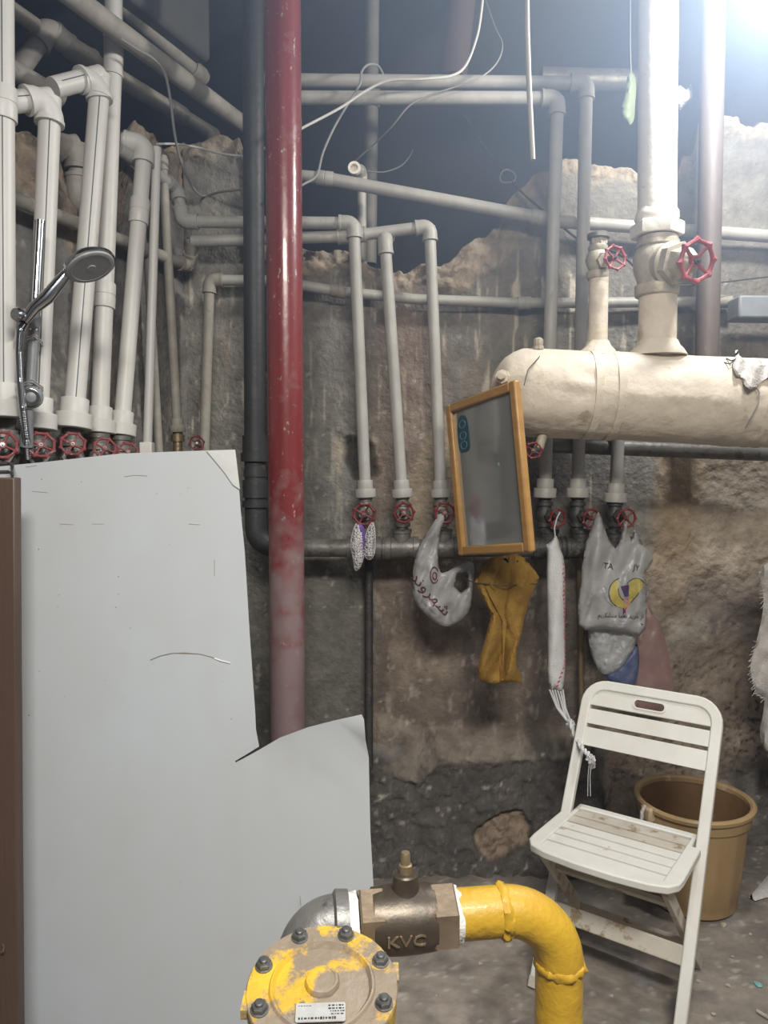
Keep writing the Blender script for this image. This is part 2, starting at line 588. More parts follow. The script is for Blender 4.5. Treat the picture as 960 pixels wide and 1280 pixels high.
def red_mat():
    m = mat('red_painted_steel', (.20, .034, .036), (.155, .027, .03), 6, .3, bump=.12, bscale=35,
            dirt=((.38, .33, .32), .24, 48), dirt2=((.085, .022, .026), .16, 12), stretch=(1, 1, .6), coat=.25)
    nt = m.node_tree
    L = nt.links.new
    b = nt.nodes['Principled BSDF']
    src = b.inputs['Base Color'].links[0].from_socket
    tc = nn(nt, 'ShaderNodeTexCoord')
    sp = nn(nt, 'ShaderNodeSeparateXYZ')
    L(tc.outputs['Object'], sp.inputs[0])
    nz = nn(nt, 'ShaderNodeTexNoise')
    nz.inputs['Scale'].default_value = 14
    nz.inputs['Detail'].default_value = 7
    L(tc.outputs['Object'], nz.inputs['Vector'])
    mr = nn(nt, 'ShaderNodeMapRange')       # limewash splashed over the lower part of the pipe
    mr.inputs[1].default_value = 1.62
    mr.inputs[2].default_value = .85
    L(sp.outputs['Z'], mr.inputs[0])
    ad = nn(nt, 'ShaderNodeMath', operation='MULTIPLY_ADD')
    L(mr.outputs[0], ad.inputs[0])
    ad.inputs[1].default_value = .55
    L(nz.outputs[0], ad.inputs[2])
    th = nn(nt, 'ShaderNodeMapRange')
    th.inputs[1].default_value = .62
    th.inputs[2].default_value = .98
    th.inputs[4].default_value = .85
    L(ad.outputs[0], th.inputs[0])
    mx = nn(nt, 'ShaderNodeMix', data_type='RGBA')
    L(th.outputs[0], mx.inputs[0])
    L(src, mx.inputs[6])
    mx.inputs[7].default_value = (.215, .165, .165, 1)
    L(mx.outputs[2], b.inputs['Base Color'])
    rr = nn(nt, 'ShaderNodeMapRange')
    rr.inputs[3].default_value = .26
    rr.inputs[4].default_value = .75
    L(th.outputs[0], rr.inputs[0])
    L(rr.outputs[0], b.inputs['Roughness'])
    return m


MT['red'] = red_mat()


def glass_mats():
    m = bpy.data.materials.new('mirror_glass')
    m.use_nodes = True
    nt = m.node_tree
    b = nt.nodes['Principled BSDF']
    b.inputs['Metallic'].default_value = 1
    b.inputs['Base Color'].default_value = (.64, .67, .66, 1)
    b.inputs['Roughness'].default_value = .09
    # dust film
    d = nn(nt, 'ShaderNodeBsdfDiffuse')
    d.inputs[0].default_value = (.33, .335, .325, 1)
    mx = nn(nt, 'ShaderNodeMixShader')
    mx.inputs[0].default_value = .42
    nt.links.new(b.outputs[0], mx.inputs[1])
    nt.links.new(d.outputs[0], mx.inputs[2])
    nt.links.new(mx.outputs[0], nt.nodes['Material Output'].inputs[0])
    MT['mirror'] = m
    m = bpy.data.materials.new('clear_plastic_film')
    m.use_nodes = True
    nt = m.node_tree
    b = nt.nodes['Principled BSDF']
    b.inputs['Base Color'].default_value = (.62, .64, .64, 1)
    b.inputs['Roughness'].default_value = .22
    b.inputs['Alpha'].default_value = .42
    nb = nn(nt, 'ShaderNodeTexNoise')
    nb.inputs['Scale'].default_value = 26
    nb.inputs['Detail'].default_value = 3
    bp = nn(nt, 'ShaderNodeBump')
    bp.inputs['Strength'].default_value = .9
    bp.inputs['Distance'].default_value = .02
    tc = nn(nt, 'ShaderNodeTexCoord')
    nt.links.new(tc.outputs['Object'], nb.inputs['Vector'])
    nt.links.new(nb.outputs[0], bp.inputs['Height'])
    nt.links.new(bp.outputs[0], b.inputs['Normal'])
    MT['clear'] = m


glass_mats()

# ------------------------------------------------------------------ the setting
def mixc(col, m, c):
    m = np.clip(m, 0, 1)[..., None]
    return col * (1 - m) + np.array(c) * m


def patch(px, py, poly, warp=10, seed=1, soft=6, sc=28):
    """soft mask of a patch of plaster with a ragged edge"""
    wx = px + (fbm(px / sc, py / sc, 4, seed) - .5) * 2 * warp
    wy = py + (fbm(px / sc + 31, py / sc + 17, 4, seed + 5) - .5) * 2 * warp
    d = bdist(wx, wy, [poly])
    ins = pip(wx, wy, poly)
    return np.clip(.5 + np.where(ins, d, -d) / (2 * soft), 0, 1)


def wall_sheet(name, base, along, normal, ss, top_fn, nz, look, lip):
    """plaster wall: fine relief grid, a ragged broken top and a lip running back through its thickness"""
    ns = len(ss)
    s = np.asarray(ss)
    top = top_fn(s)
    nb = len(lip)
    tz = np.linspace(0, 1, nz)
    S = np.repeat(s[:, None], nz, 1)
    Z = top[:, None] * tz[None, :]
    bx = base.x + along.x * S
    by = base.y + along.y * S
    col, disp = look(S, Z, bx, by, top[:, None])
    X = bx + normal.x * disp
    Y = by + normal.y * disp
    XB, YB, ZB, CB = [], [], [], []
    for k, t in enumerate(lip):
        n = (fbm(s * 14, s * 0 + k * 3.3, 4, 40 + k) - .5)
        dz = -.010 * (k == 0) + n * .10 - .012 * k
        XB.append(base.x + along.x * s - normal.x * t)
        YB.append(base.y + along.y * s - normal.y * t)
        ZB.append(top + dz * (t > .02) * 1.0)
        v = .75 + .6 * fbm(s * 30, s * 0 + k, 3, 60 + k)
        CB.append(np.array([.27, .225, .175])[None] * v[:, None])
    X = np.concatenate([X] + [a[:, None] for a in XB], 1)
    Y = np.concatenate([Y] + [a[:, None] for a in YB], 1)
    Z = np.concatenate([Z] + [a[:, None] for a in ZB], 1)
    col = np.concatenate([col] + [c[:, None, :] for c in CB], 1)
    n = nz + nb
    co = np.stack([X, Y, Z], -1).reshape(-1, 3)
    i, k = np.meshgrid(np.arange(ns - 1), np.arange(n - 1), indexing='ij')
    a = (i * n + k).ravel()
    fs = np.stack([a, a + n, a + n + 1, a + 1], 1)
    me = bpy.data.meshes.new(name)
    me.from_pydata(co.tolist(), [], fs.tolist())
    me.update()
    at = me.color_attributes.new('Col', 'FLOAT_COLOR', 'POINT')
    ca = np.concatenate([col.reshape(-1, 3), np.ones((co.shape[0], 1))], 1)
    at.data.foreach_set('color', ca.astype(np.float32).ravel())
    fix_normals(me)
    me.polygons.foreach_set('use_smooth', [True] * len(me.polygons))
    me.materials.append(MT['wall'])
    o = bpy.data.objects.new(name, me)
    C.objects.link(o)
    return struct(o)


# ragged crest of the back wall: (x, z) on the wall, read off where the plaster stops
CREST = [(P(px, py, WALL_Y).x, P(px, py, WALL_Y).z) for px, py in (
    (200, 178), (300, 180), (308, 205), (314, 300), (380, 316), (405, 322), (440, 318), (470, 330), (505, 334),
    (545, 329), (575, 318), (600, 304), (622, 287), (628, 258), (652, 235), (678, 212), (706, 203), (745, 206),
    (792, 216), (842, 224), (852, 196), (866, 190), (870, 172), (858, 150), (900, 148), (960, 156), (1100, 150))]


def back_top(s):
    x = LC.x + s
    xs, zs = [c[0] for c in CREST], [c[1] for c in CREST]
    return np.interp(x, xs, zs) + (fbm(x * 13, x * 0, 3, 3) - .5) * .07


def back_look(S, Z, bx, by, top):
    px, py = proj(bx, by, Z)
    x = bx
    n1, n2, n3 = fbm(x * 5, Z * 5, 5, 1), fbm(x * 18, Z * 18, 4, 2), fbm(x * 55, Z * 55, 3, 3)
    col = np.ones(S.shape + (3,)) * np.array([.175, .166, .152])
    col = col * (.72 + .56 * n1)[..., None]
    disp = (n1 - .5) * .012 + (n2 - .5) * .006
    # long rain and lime streaks
    st = fbm(x * 26, Z * 2.2, 4, 8)
    sm = np.clip((py - 290) / 60, 0, 1) * np.clip((760 - py) / 200, 0, 1)
    col = mixc(col, np.clip((st - .55) * 6, 0, 1) * sm * .5, (.235, .19, .155))
    st2 = fbm(x * 60, Z * 5, 4, 9)
    col = mixc(col, np.clip((st2 - .655) * 14, 0, 1) * sm * np.clip((900 - px) / 100, 0, 1), (.46, .42, .36))
    # darker grey band left of the column and reddish band behind the three drops
    m = patch(px, py, [(300, 330), (440, 330), (446, 690), (300, 690)], 16, 11, 20)
    col = mixc(col, m * .55, (.135, .132, .128))
    m = patch(px, py, [(468, 345), (542, 345), (560, 480), (545, 620), (470, 650)], 14, 12, 12)
    col = mixc(col, m * .75, (.195, .15, .128))
    # pale beige plaster along the broken crest
    m = patch(px, py, [(372, 312), (500, 322), (560, 314), (612, 280), (668, 284), (662, 304), (628, 322), (600, 345), (575, 368), (548, 350), (505, 345), (470, 340), (372, 336)], 22, 13, 6, 20)
    col = mixc(col, m * .85 * np.clip((n2 - .25) * 4, 0, 1), (.32, .255, .195))
    disp += m * (.022 * n2 + .016 * (n3 - .5))
    edge = np.clip((1 - (top - Z) / (.03 + .09 * n2)) * 2, 0, 1)
    col = mixc(col, edge * .8, (.34, .285, .225))
    disp += edge * (.05 * (n2 - .3) + .02 * (n3 - .5))
    # mud laid bare between the third drop and the mirror
    m = patch(px, py, [(505, 600), (528, 555), (552, 515), (640, 490), (640, 690), (500, 690)], 13, 14, 5)
    col = mixc(col, m * .9, (.30, .245, .185))
    disp -= m * .012
    disp += m * (n3 - .5) * .006
    # hole with dark broken rims behind the first drop
    m = patch(px, py, [(430, 550), (450, 545), (468, 560), (470, 598), (440, 600), (428, 580)], 7, 15, 4)
    col = mixc(col, m * .9, (.07, .065, .06))
    disp -= m * .03
    m = patch(px, py, [(420, 540), (430, 548), (428, 590), (416, 570)], 7, 16, 4)
    col = mixc(col, m * .8, (.35, .31, .25))
    # lower centre: brown over grey
    m = patch(px, py, [(300, 692), (462, 692), (462, 1110), (300, 1110)], 8, 17, 14)
    col = mixc(col, m * .8, (.135, .128, .112))
    m = patch(px, py, [(464, 694), (800, 690), (800, 930), (464, 930)], 14, 18, 14)
    col = mixc(col, m * .8, (.165, .13, .105))
    m2 = np.clip((fbm(x * 9, Z * 4, 5, 19) - .55) * 9, 0, 1) * m
    col = mixc(col, m2 * .7, (.25, .20, .158))
    m2 = np.clip((fbm(x * 12, Z * 5, 5, 29) - .54) * 9, 0, 1) * m
    col = mixc(col, m2 * .75, (.095, .078, .068))
    m2 = np.clip((fbm(x * 45, Z * 16, 4, 30) - .66) * 12, 0, 1) * m
    col = mixc(col, m2 * .6, (.33, .29, .25))
    # bare mud on the right
    rm = patch(px, py, [(822, 560), (1100, 560), (1100, 1110), (730, 1110), (760, 900), (800, 820)], 12, 20, 6)
    mud = np.array([.30, .25, .195])[None, None] * (.75 + .5 * fbm(x * 11, Z * 11, 5, 21))[..., None]
    col = col * (1 - rm[..., None]) + mud * rm[..., None]
    disp += rm * ((fbm(x * 7, Z * 7, 5, 22) - .5) * .05 + (n3 - .5) * .012)
    m = patch(px, py, [(820, 560), (880, 560), (868, 700), (860, 780), (815, 760)], 16, 23, 10)
    col = mixc(col, m * .65, (.34, .255, .165))
    m = patch(px, py, [(880, 590), (1000, 590), (1000, 700), (900, 715), (865, 660)], 14, 24, 8)
    col = mixc(col, m * .7, (.36, .31, .25))
    m = patch(px, py, [(800, 690), (1100, 690), (1100, 850), (780, 850)], 18, 44, 24)
    col = mixc(col, m * rm * .6, (.17, .14, .115))
    m = patch(px, py, [(860, 735), (950, 725), (945, 800), (860, 800)], 14, 25, 10)
    col = mixc(col, m * .55, (.15, .13, .13))
    m = patch(px, py, [(840, 770), (885, 770), (880, 805), (838, 800)], 8, 26, 4)
    col = mixc(col, m * .55, (.36, .33, .29))
    m = patch(px, py, [(760, 830), (1100, 810), (1100, 960), (760, 990)], 14, 27, 14)
    col = mixc(col, m * .7, (.205, .165, .135))
    crk = np.abs(fbm(x * 9, Z * 13, 3, 28) - .5)
    cm = np.clip(1 - crk / .012, 0, 1) * m * rm
    crk2 = np.abs(fbm(x * 16 + 5, Z * 20, 3, 33) - .5)
    cm = np.maximum(cm, np.clip(1 - crk2 / .014, 0, 1) * m * rm)
    col = mixc(col, cm * .85, (.05, .042, .036))
    disp -= cm * .016
    m = patch(px, py, [(905, 955), (1100, 950), (1100, 1110), (905, 1110)], 16, 34, 12)
    col = mixc(col, m * .85, (.075, .07, .066))
    m = patch(px, py, [(930, 960), (945, 960), (948, 1030), (928, 1030)], 5, 35, 4)
    col = mixc(col, m * .6, (.3, .28, .25))
    # grey cement band left of the mud
    m = patch(px, py, [(778, 555), (822, 555), (818, 690), (775, 690)], 8, 36, 6)
    col = mixc(col, m * .6, (.235, .225, .21))
    # thick tarry plinth at the foot
    foot = [(300, 935), (465, 938), (520, 948), (545, 925), (640, 928), (735, 918), (752, 1000), (745, 1200), (300, 1200)]
    m = patch(px, py, foot, 9, 37, 5)
    col = mixc(col, m * .95, (.068, .060, .054))
    grain = fbm(x * 40, Z * 40, 4, 38)
    col = mixc(col, m * np.clip((fbm(x * 90, Z * 90, 3, 47) - .62) * 9, 0, 1) * .5, (.15, .13, .115))
    zz = np.clip((.58 - Z) / .58, 0, 1)
    ms = patch(px, py, foot, 9, 37, 14)
    disp += ms * (.045 + .19 * zz ** 1.15 + (grain - .5) * .03 + (n2 - .5) * .03)
    px2, py2 = proj(bx, by - disp, Z)
    ledge = patch(px, py, [(470, 900), (545, 915), (640, 918), (740, 908), (742, 930), (640, 938), (545, 940), (520, 960), (470, 945)], 7, 39, 4)
    col = mixc(col, ledge * np.clip((n2 - .35) * 4, 0, 1) * .8, (.24, .205, .17))
    disp += ledge * .02
    # brown mud showing through a hole in the plinth
    hole = patch(px2, py2, [(594, 1042), (612, 1028), (628, 1018), (652, 1014), (664, 1032), (664, 1056), (640, 1070), (606, 1080), (596, 1062)], 5, 41, 2.5, 14)
    col = mixc(col, hole * .95, (.235, .178, .128))
    col = col * (1 - .35 * hole * (n3 > .56))[..., None]
    disp -= hole * .03
    rim = np.clip(hole * (1 - hole) * 4, 0, 1)
    col = mixc(col, rim * .6, (.03, .028, .026))
    # loose pale scabs
    sc = np.clip((fbm(x * 34, Z * 34, 4, 43) - .745) * 14, 0, 1) * np.clip((py - 250) / 60, 0, 1)
    col = mixc(col, sc * .6, (.42, .39, .345))
    return np.clip(col, .01, .9), disp


xs_back = np.concatenate([np.linspace(0, 2.42, 330), np.linspace(2.46, 2.75, 8)])
wall_sheet('wall_back', LC, Vector((1, 0, 0)), Vector((0, -1, 0)), xs_back, back_top, 330, back_look, (.0, .03, .07, .13, .2))

LCREST = []
for px, py in ((236, 176), (205, 180), (190, 163), (166, 146), (156, 180), (150, 218), (118, 224), (98, 262), (84, 236), (72, 200), (50, 178), (25, 166), (0, 160), (-60, 150)):
    q = W(px, py)
    LCREST.append(((q - LC).dot(LDIR), q.z))


def left_top(s):
    a = np.interp(s, [c[0] for c in LCREST], [c[1] for c in LCREST]) + (fbm(s * 12, s * 0, 3, 5) - .5) * .07
    return np.where(s > LCREST[-1][0] + .1, 3.6, a)


def left_look(S, Z, bx, by, top):
    px, py = proj(bx, by, Z)
    n1, n2, n3 = fbm(S * 5, Z * 5, 5, 71), fbm(S * 18, Z * 18, 4, 72), fbm(S * 50, Z * 50, 3, 73)
    col = np.ones(S.shape + (3,)) * np.array([.148, .142, .135]) * (.75 + .5 * n1)[..., None]
    disp = (n1 - .5) * .012 + (n2 - .5) * .006
    m = np.clip(1 - (top - Z) / (.16 + .12 * n1), 0, 1)
    m = np.clip(m * 3, 0, 1)
    col = mixc(col, m * .9, (.25, .19, .135))
    col = mixc(col, m * np.clip((n2 - .5) * 5, 0, 1), (.15, .12, .095))
    disp += m * ((n2 - .4) * .06)
    sc = np.clip((fbm(S * 34, Z * 22, 4, 74) - .73) * 14, 0, 1)
    col = mixc(col, sc * .7, (.40, .37, .33))
    m = patch(px, py, [(60, 430), (110, 430), (100, 560), (50, 560)], 12, 75, 8)
    col = mixc(col, m * np.clip((n3 - .5) * 6, 0, 1) * .6, (.36, .33, .29))
    return np.clip(col, .01, .9), disp


ss_left = np.concatenate([np.linspace(0, 1.75, 230), np.linspace(1.8, 6.0, 12)])
wall_sheet('wall_left', LC, LDIR, LN, ss_left, left_top, 260, left_look, (.0, .03, .07, .13, .2))

# upper part of the left wall, above the slot the pipes come through
za = (W(303, 92, 0).z + W(150, 0, 0).z) / 2
m_ = MB()
c_ = LC + LDIR * .75 + Vector((0, 0, (za + 3.6) / 2)) - LN * .09
m_.box(c_, LDIR, LN, (0, 0, 1), 1.9, .16, 3.6 - za)
struct(m_.build('trim_1', MT['ceiling'], bevel=.02))


def slab(name, m, x0, x1, y0, y1, z0, z1):
    b = MB()
    b.box(((x0 + x1) / 2, (y0 + y1) / 2, (z0 + z1) / 2), (1, 0, 0), (0, 1, 0), (0, 0, 1), x1 - x0, y1 - y0, z1 - z0)
    return struct(b.build(name, m, smooth=False))


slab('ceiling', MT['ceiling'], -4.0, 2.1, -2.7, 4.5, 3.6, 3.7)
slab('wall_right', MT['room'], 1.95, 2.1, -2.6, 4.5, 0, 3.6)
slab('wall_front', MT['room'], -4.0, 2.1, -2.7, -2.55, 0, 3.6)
slab('wall_cavity_back', MT['cavity_shade'], -4.0, 2.1, 4.3, 4.5, 0, 3.6)
slab('wall_cavity_left', MT['cavity_shade'], -4.0, -3.85, -2.6, 4.5, 0, 3.6)

# floor
nx, ny = 230, 230
gx = np.concatenate([np.linspace(-4, -1.2, 12)[:-1], np.linspace(-1.2, 1.9, nx), [2.0]])
gy = np.concatenate([np.linspace(-2.6, .9, 12)[:-1], np.linspace(.9, 3.1, ny), [4.4]])
GX, GY = np.meshgrid(gx, gy, indexing='ij')
a1, a2, a3 = fbm(GX * 4, GY * 4, 5, 91), fbm(GX * 16, GY * 16, 4, 92), fbm(GX * 50, GY * 50, 3, 93)
fc = np.ones(GX.shape + (3,)) * np.array([.215, .188, .158]) * (.7 + .6 * a1)[..., None]
fc = mixc(fc, np.clip((a2 - .52) * 5, 0, 1) * .6, (.12, .108, .098))
fc = mixc(fc, np.clip((fbm(GX * 7, GY * 7, 5, 94) - .58) * 8, 0, 1) * .6, (.27, .262, .25))
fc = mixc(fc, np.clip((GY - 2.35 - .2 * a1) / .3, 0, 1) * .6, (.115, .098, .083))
fc = mixc(fc, np.clip((a3 - .72) * 16, 0, 1) * .6, (.42, .39, .35))
GZ = (a1 - .5) * .012 + (a2 - .5) * .006 + (a3 - .5) * .003
b_ = MB()
n_ = len(gy)
b_.v = [Vector(p) for p in np.stack([GX, GY, GZ], -1).reshape(-1, 3).tolist()]
b_.f = [(i * n_ + j, i * n_ + n_ + j, i * n_ + n_ + j + 1, i * n_ + j + 1) for i in range(len(gx) - 1) for j in range(n_ - 1)]
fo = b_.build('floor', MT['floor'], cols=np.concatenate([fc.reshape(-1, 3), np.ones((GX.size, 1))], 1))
struct(fo)

# ------------------------------------------------------------------ pipes and valves
def elbow_part(par, p, d1, d2, r, m, k=1.28, name='elbow', arm=2.0):
    d1, d2 = Vector(d1).normalized(), Vector(d2).normalized()
    mb = MB()
    bend = arc_pts(p, d1, d2, r * 1.25, 8)
    a, b = Vector(p) - d1 * r * (arm + .5), Vector(p) + d2 * r * (arm + .5)
    pts = [a, a + d1 * r * .02] + bend + [b - d2 * r * .02, b]
    rs = [r * k] * len(pts)
    mb.tube(pts, rs, 20)
    mb.lathe(a, d1, [(0, r * 1.01), (0, r * k * 1.06), (r * .35, r * k * 1.06), (r * .4, r * k)], 20)
    mb.lathe(b, -d2, [(0, r * 1.01), (0, r * k * 1.06), (r * .35, r * k * 1.06), (r * .4, r * k)], 20)
    return mb.build(name, m, par)


def coupling(par, a, ax, L, r, m, name='coupling', k=1.22, ridge=True):
    mb = MB()
    ax = Vector(ax).normalized()
    a = Vector(a) - ax * L / 2
    pr = [(0, r), (0, r * k * .97), (L * .04, r * k)]
    if ridge:
        pr += [(L * .46, r * k), (L * .48, r * k * .955), (L * .52, r * k * .955), (L * .54, r * k)]
    pr += [(L * .96, r * k), (L, r * k * .97), (L, r)]
    mb.lathe(a, ax, pr, 20)
    return mb.build(name, m, par)


def union_collar(par, end, ax, r, m, L1=None, L2=None):
    """stepped plastic adapter on the lower end of a drop; ax points down the pipe"""
    mb = MB()
    ax = Vector(ax).normalized()
    L1, L2 = L1 or r * 1.5, L2 or r * 1.5
    a = Vector(end) - ax * (L1 + L2)
    mb.lathe(a, ax, [(0, r), (0, r * 1.3), (.002, r * 1.34), (L1, r * 1.34), (L1, r * 1.72), (L1 + .002, r * 1.78),
                     (L1 + L2 - .002, r * 1.78), (L1 + L2, r * 1.7), (L1 + L2, r * .8)], 24)
    return mb.build('union_collar', m, par)


def pipe(label, pts, r, m, cat='pipe', group=None, elbows=True, couplings=(), collar=False, stripe=None,
         name='water_pipe', em=None, cm=None, ends=True, ek=1.28):
    """a run of pipe through pts with an elbow part at every corner; couplings = (segment, fraction, length)"""
    pts = [Vector(p) for p in pts]
    t = thing(name, label, cat, pts[-1], group)
    for i in range(len(pts) - 1):
        a, b = pts[i], pts[i + 1]
        mb = MB()
        n = 6
        mb.tube([a.lerp(b, k / n) for k in range(n + 1)], r, 20)
        mb.build('pipe_length', m, t)
        if stripe is not None:
            d = (b - a).normalized()
            sd = Vector((stripe[0], stripe[1], 0))
            sd = (sd - d * sd.dot(d)).normalized() * r * .985
            MB().tube([a + sd + d * .02, b + sd - d * .05], r * .055, 6).build('stripe', MT['line'], t)
    for i in range(1, len(pts) - 1):
        d1, d2 = pts[i] - pts[i - 1], pts[i + 1] - pts[i]
        elbow_part(t, pts[i], d1, d2, r, em or m, ek)
    for (s, f, L) in couplings:
        a, b = pts[s], pts[s + 1]
        coupling(t, a.lerp(b, f), b - a, L, r, cm or em or m)
    if collar:
        union_collar(t, pts[-1], pts[-1] - pts[-2], r, em or m)
    return t


def handwheel(par, c, n, rad, m, rot=0.0, knobs=8, spokes=4, lean=.1, name='handwheel'):
    n, u, w = frame(n)
    c = Vector(c)
    mb = MB()
    pts, rs = [], []
    N = knobs * 8
    for i in range(N):
        a = 2 * math.pi * i / N + rot
        kk = max(0, math.cos(knobs * (a - rot))) ** 3
        pts.append(c + (u * math.cos(a) + w * math.sin(a)) * rad * (.86 + .08 * kk))
        rs.append(rad * (.105 + .065 * kk))
    mb.tube(pts, rs, 8, closed=True)
    for i in range(spokes):
        a = 2 * math.pi * (i + .5) / spokes + rot
        e = u * math.cos(a) + w * math.sin(a)
        mb.tube([c + e * rad * .14 - n * rad * lean, c + e * rad * .45 - n * rad * lean * .9, c + e * rad * .85],
                [rad * .11, rad * .085, rad * .08], 8)
    mb.lathe(c - n * rad * (lean + .12), n, [(0, rad * .2), (0, rad * .25), (rad * .24, rad * .25), (rad * .24, rad * .12)], 14)
    o = mb.build(name, m, par)
    k = MB()
    k.lathe(c - n * rad * (lean - .1), n, [(0, rad * .16), (rad * .12, rad * .16)], 6)
    k.lathe(c - n * rad * (lean - .1), n, [(0, rad * .07), (rad * .26, rad * .07)], 8)
    k.build('wheel_nut', MT['bolt'], par)
    return o


def gate_valve(label, top, bot, r, wheel, wr, bodym, wheelm, group=None, rot=0.0, name='gate_valve', tail=True):
    """upright valve body between two points with its wheel held out towards wheel"""
    top, bot, wheel = Vector(top), Vector(bot), Vector(wheel)
    L = (bot - top).length
    ax = (bot - top) / L
    t = thing(name, label, 'valve', bot, group)
    mb = MB()
    p = [(0, r * .8), (0, r * 1.0), (L * .07, r * 1.0), (L * .08, r * .86), (L * .15, r * .86), (L * .16, r * 1.12), (L * .26, r * 1.16),
         (L * .27, r * .9), (L * .36, r * .95), (L * .42, r * 1.15), (L * .52, r * 1.25), (L * .62, r * 1.15),
         (L * .70, r * .92), (L * .74, r * .92), (L * .75, r * 1.14), (L * .86, r * 1.14), (L * .87, r * .86), (L, r * .86)]
    mb.lathe(top, ax, p, 22)
    mb.build('valve_body', bodym, t)
    c = top + ax * L * .5
    d = wheel - c
    D = d.length
    d.normalize()
    nut = MB()
    nut.lathe(c, d, [(r * .7, r * .8), (r * 1.15, r * .8), (r * 1.15, r * .95), (r * 1.5, r * .95), (r * 1.5, r * .6), (max(D * .72, r * 1.6), r * .42), (max(D * .72, r * 1.6), r * .3)], 6)
    nut.build('bonnet_nut', bodym, t)
    st = MB()
    st.cyl(c + d * r, wheel + d * wr * .05, wr * .085, 10)
    st.build('valve_stem', MT['bolt'], t)
    handwheel(t, wheel, d, wr, wheelm, rot)
    return t


VG = 'gate valves on the wall manifold'
YV = 2.74
pg = MT['pvc_grey']
# three drops left of the mirror
A_ = [W(148, 186, .07), W(221, 236, .07), P(229, 277, YV), P(442, 279, YV), P(457, 622, YV)]
pipe('grey pipe crossing behind the red column, dropping to the purple netting valve', A_, .0215, pg, collar=True, couplings=((3, .03, .05),))
B_ = [W(12, 247, .06), W(236, 333, .06), P(240, 302, YV + .05), P(440, 295, YV + .02), P(537, 283, YV + .02), P(551, 622, YV)]
pipe('grey pipe passing behind the first drop, elbow, then down to the maroon-printed bag valve', B_[2:], .021, pg, collar=True)
pipe('thin dusty pipe along the left wall ending in a scaly elbow beside the corner', B_[:3], .021, MT['pvc_dull'], couplings=((0, .68, .05),))
C_ = [P(487, 298, 2.98), P(481, 299, YV), P(503, 622, YV)]
pipe('grey pipe with domed elbow, middle of the three drops left of the mirror', C_, .0215, pg, collar=True)
# two long runs at the top, dropping behind the header
D_ = [P(322, 100, 2.80), P(733, 104, 2.76), P(722, 622, YV)]
pipe('upper of two long pipes at the top, its drop beside the thin header stub', D_, .0232, pg, collar=True)
E_ = [P(342, 122, 2.72), P(697, 123, 2.72), P(681, 622, YV)]
pipe('lower of two long pipes at the top, dropping to the white towel valve', E_, .0232, pg, collar=True)
pipe('short grey drop coming from beneath the cream header to the printed shopping bag valve', [P(774, 520, YV), P(769, 628, YV)], .0232, pg, collar=True)
# sloping and level runs on the wall
g_ = [P(375, 219, 2.80), P(412, 224, 2.80), P(700, 277, 2.83), P(1000, 298, 2.85)]
tg = thing('water_pipe', 'long dusty pipe sloping down to the right across the dark opening above the drops', 'pipe', g_[2])
MB().tube(g_, [.019, .0235, .0235, .0235], 18).build('pipe_length', pg, tg)
coupling(tg, P(406, 223, 2.80), g_[1] - g_[0], .06, .022, pg)
coupling(tg, P(672, 272, 2.828), g_[2] - g_[1], .05, .0225, pg)
h_ = [P(255, 570, YV + .08), P(262, 350, YV + .08), P(345, 351, YV + .09), P(420, 364, 2.86), P(520, 374, 2.865), P(650, 379, 2.87), P(912, 377, 2.87)]
th_ = thing('water_pipe', 'rusty level pipe behind the three drops, its left end turning down in the corner', 'pipe', h_[0])
MB().tube(h_[:2], .0195, 18).build('pipe_length', MT['pvc_dull'], th_)
MB().tube(h_[1:], .0195, 18).build('pipe_length', MT['pvc_grey'], th_)
elbow_part(th_, h_[1], h_[1] - h_[0], h_[2] - h_[1], .0195, MT['pvc_dull'])
coupling(th_, P(422, 364, 2.858), h_[3] - h_[2], .06, .020, MT['pvc_dull'])
coupling(th_, P(905, 377, 2.87), (1, 0, 0), .05, .020, MT['pvc_dull'])
coupling(th_, P(655, 379, 2.87), (1, 0, 0), .05, .020, pg)
# dim pipes in the cavity
pipe('dim upright pipe standing in the dark opening behind the two long pipes', [P(466, -60, 3.15), P(462, 330, 3.15)], .029, MT['galvpale'], couplings=((0, .46, .09),))
pipe('open-ended white pipe stub pointing at the viewer in the dark opening', [P(443, 212, 2.86), P(452, 214, 3.0), P(453, 338, 3.02)], .018, pg)
o = MB()
o.lathe(P(443, 212, 2.855), (0, -1, 0), [(0, .013), (0, .0235), (.02, .0235), (.02, .0145), (.001, .0145)], 20)
ring = o.build('pipe_mouth', MT['whitepaint'], bpy.data.objects[C.objects[-1].name] if False else [x for x in C.objects if x.get('label', '').startswith('open-ended')][0])
pipe('thick brown steel duct hanging at a slant in the dark opening', [P(586, -80, 3.4), P(566, 98, 3.4)], .062, MT['duct'])
pipe('thick dim pipe lying level in the opening behind the white riser', [P(676, 98, 3.3), P(800, 101, 3.3)], .045, MT['galv'])

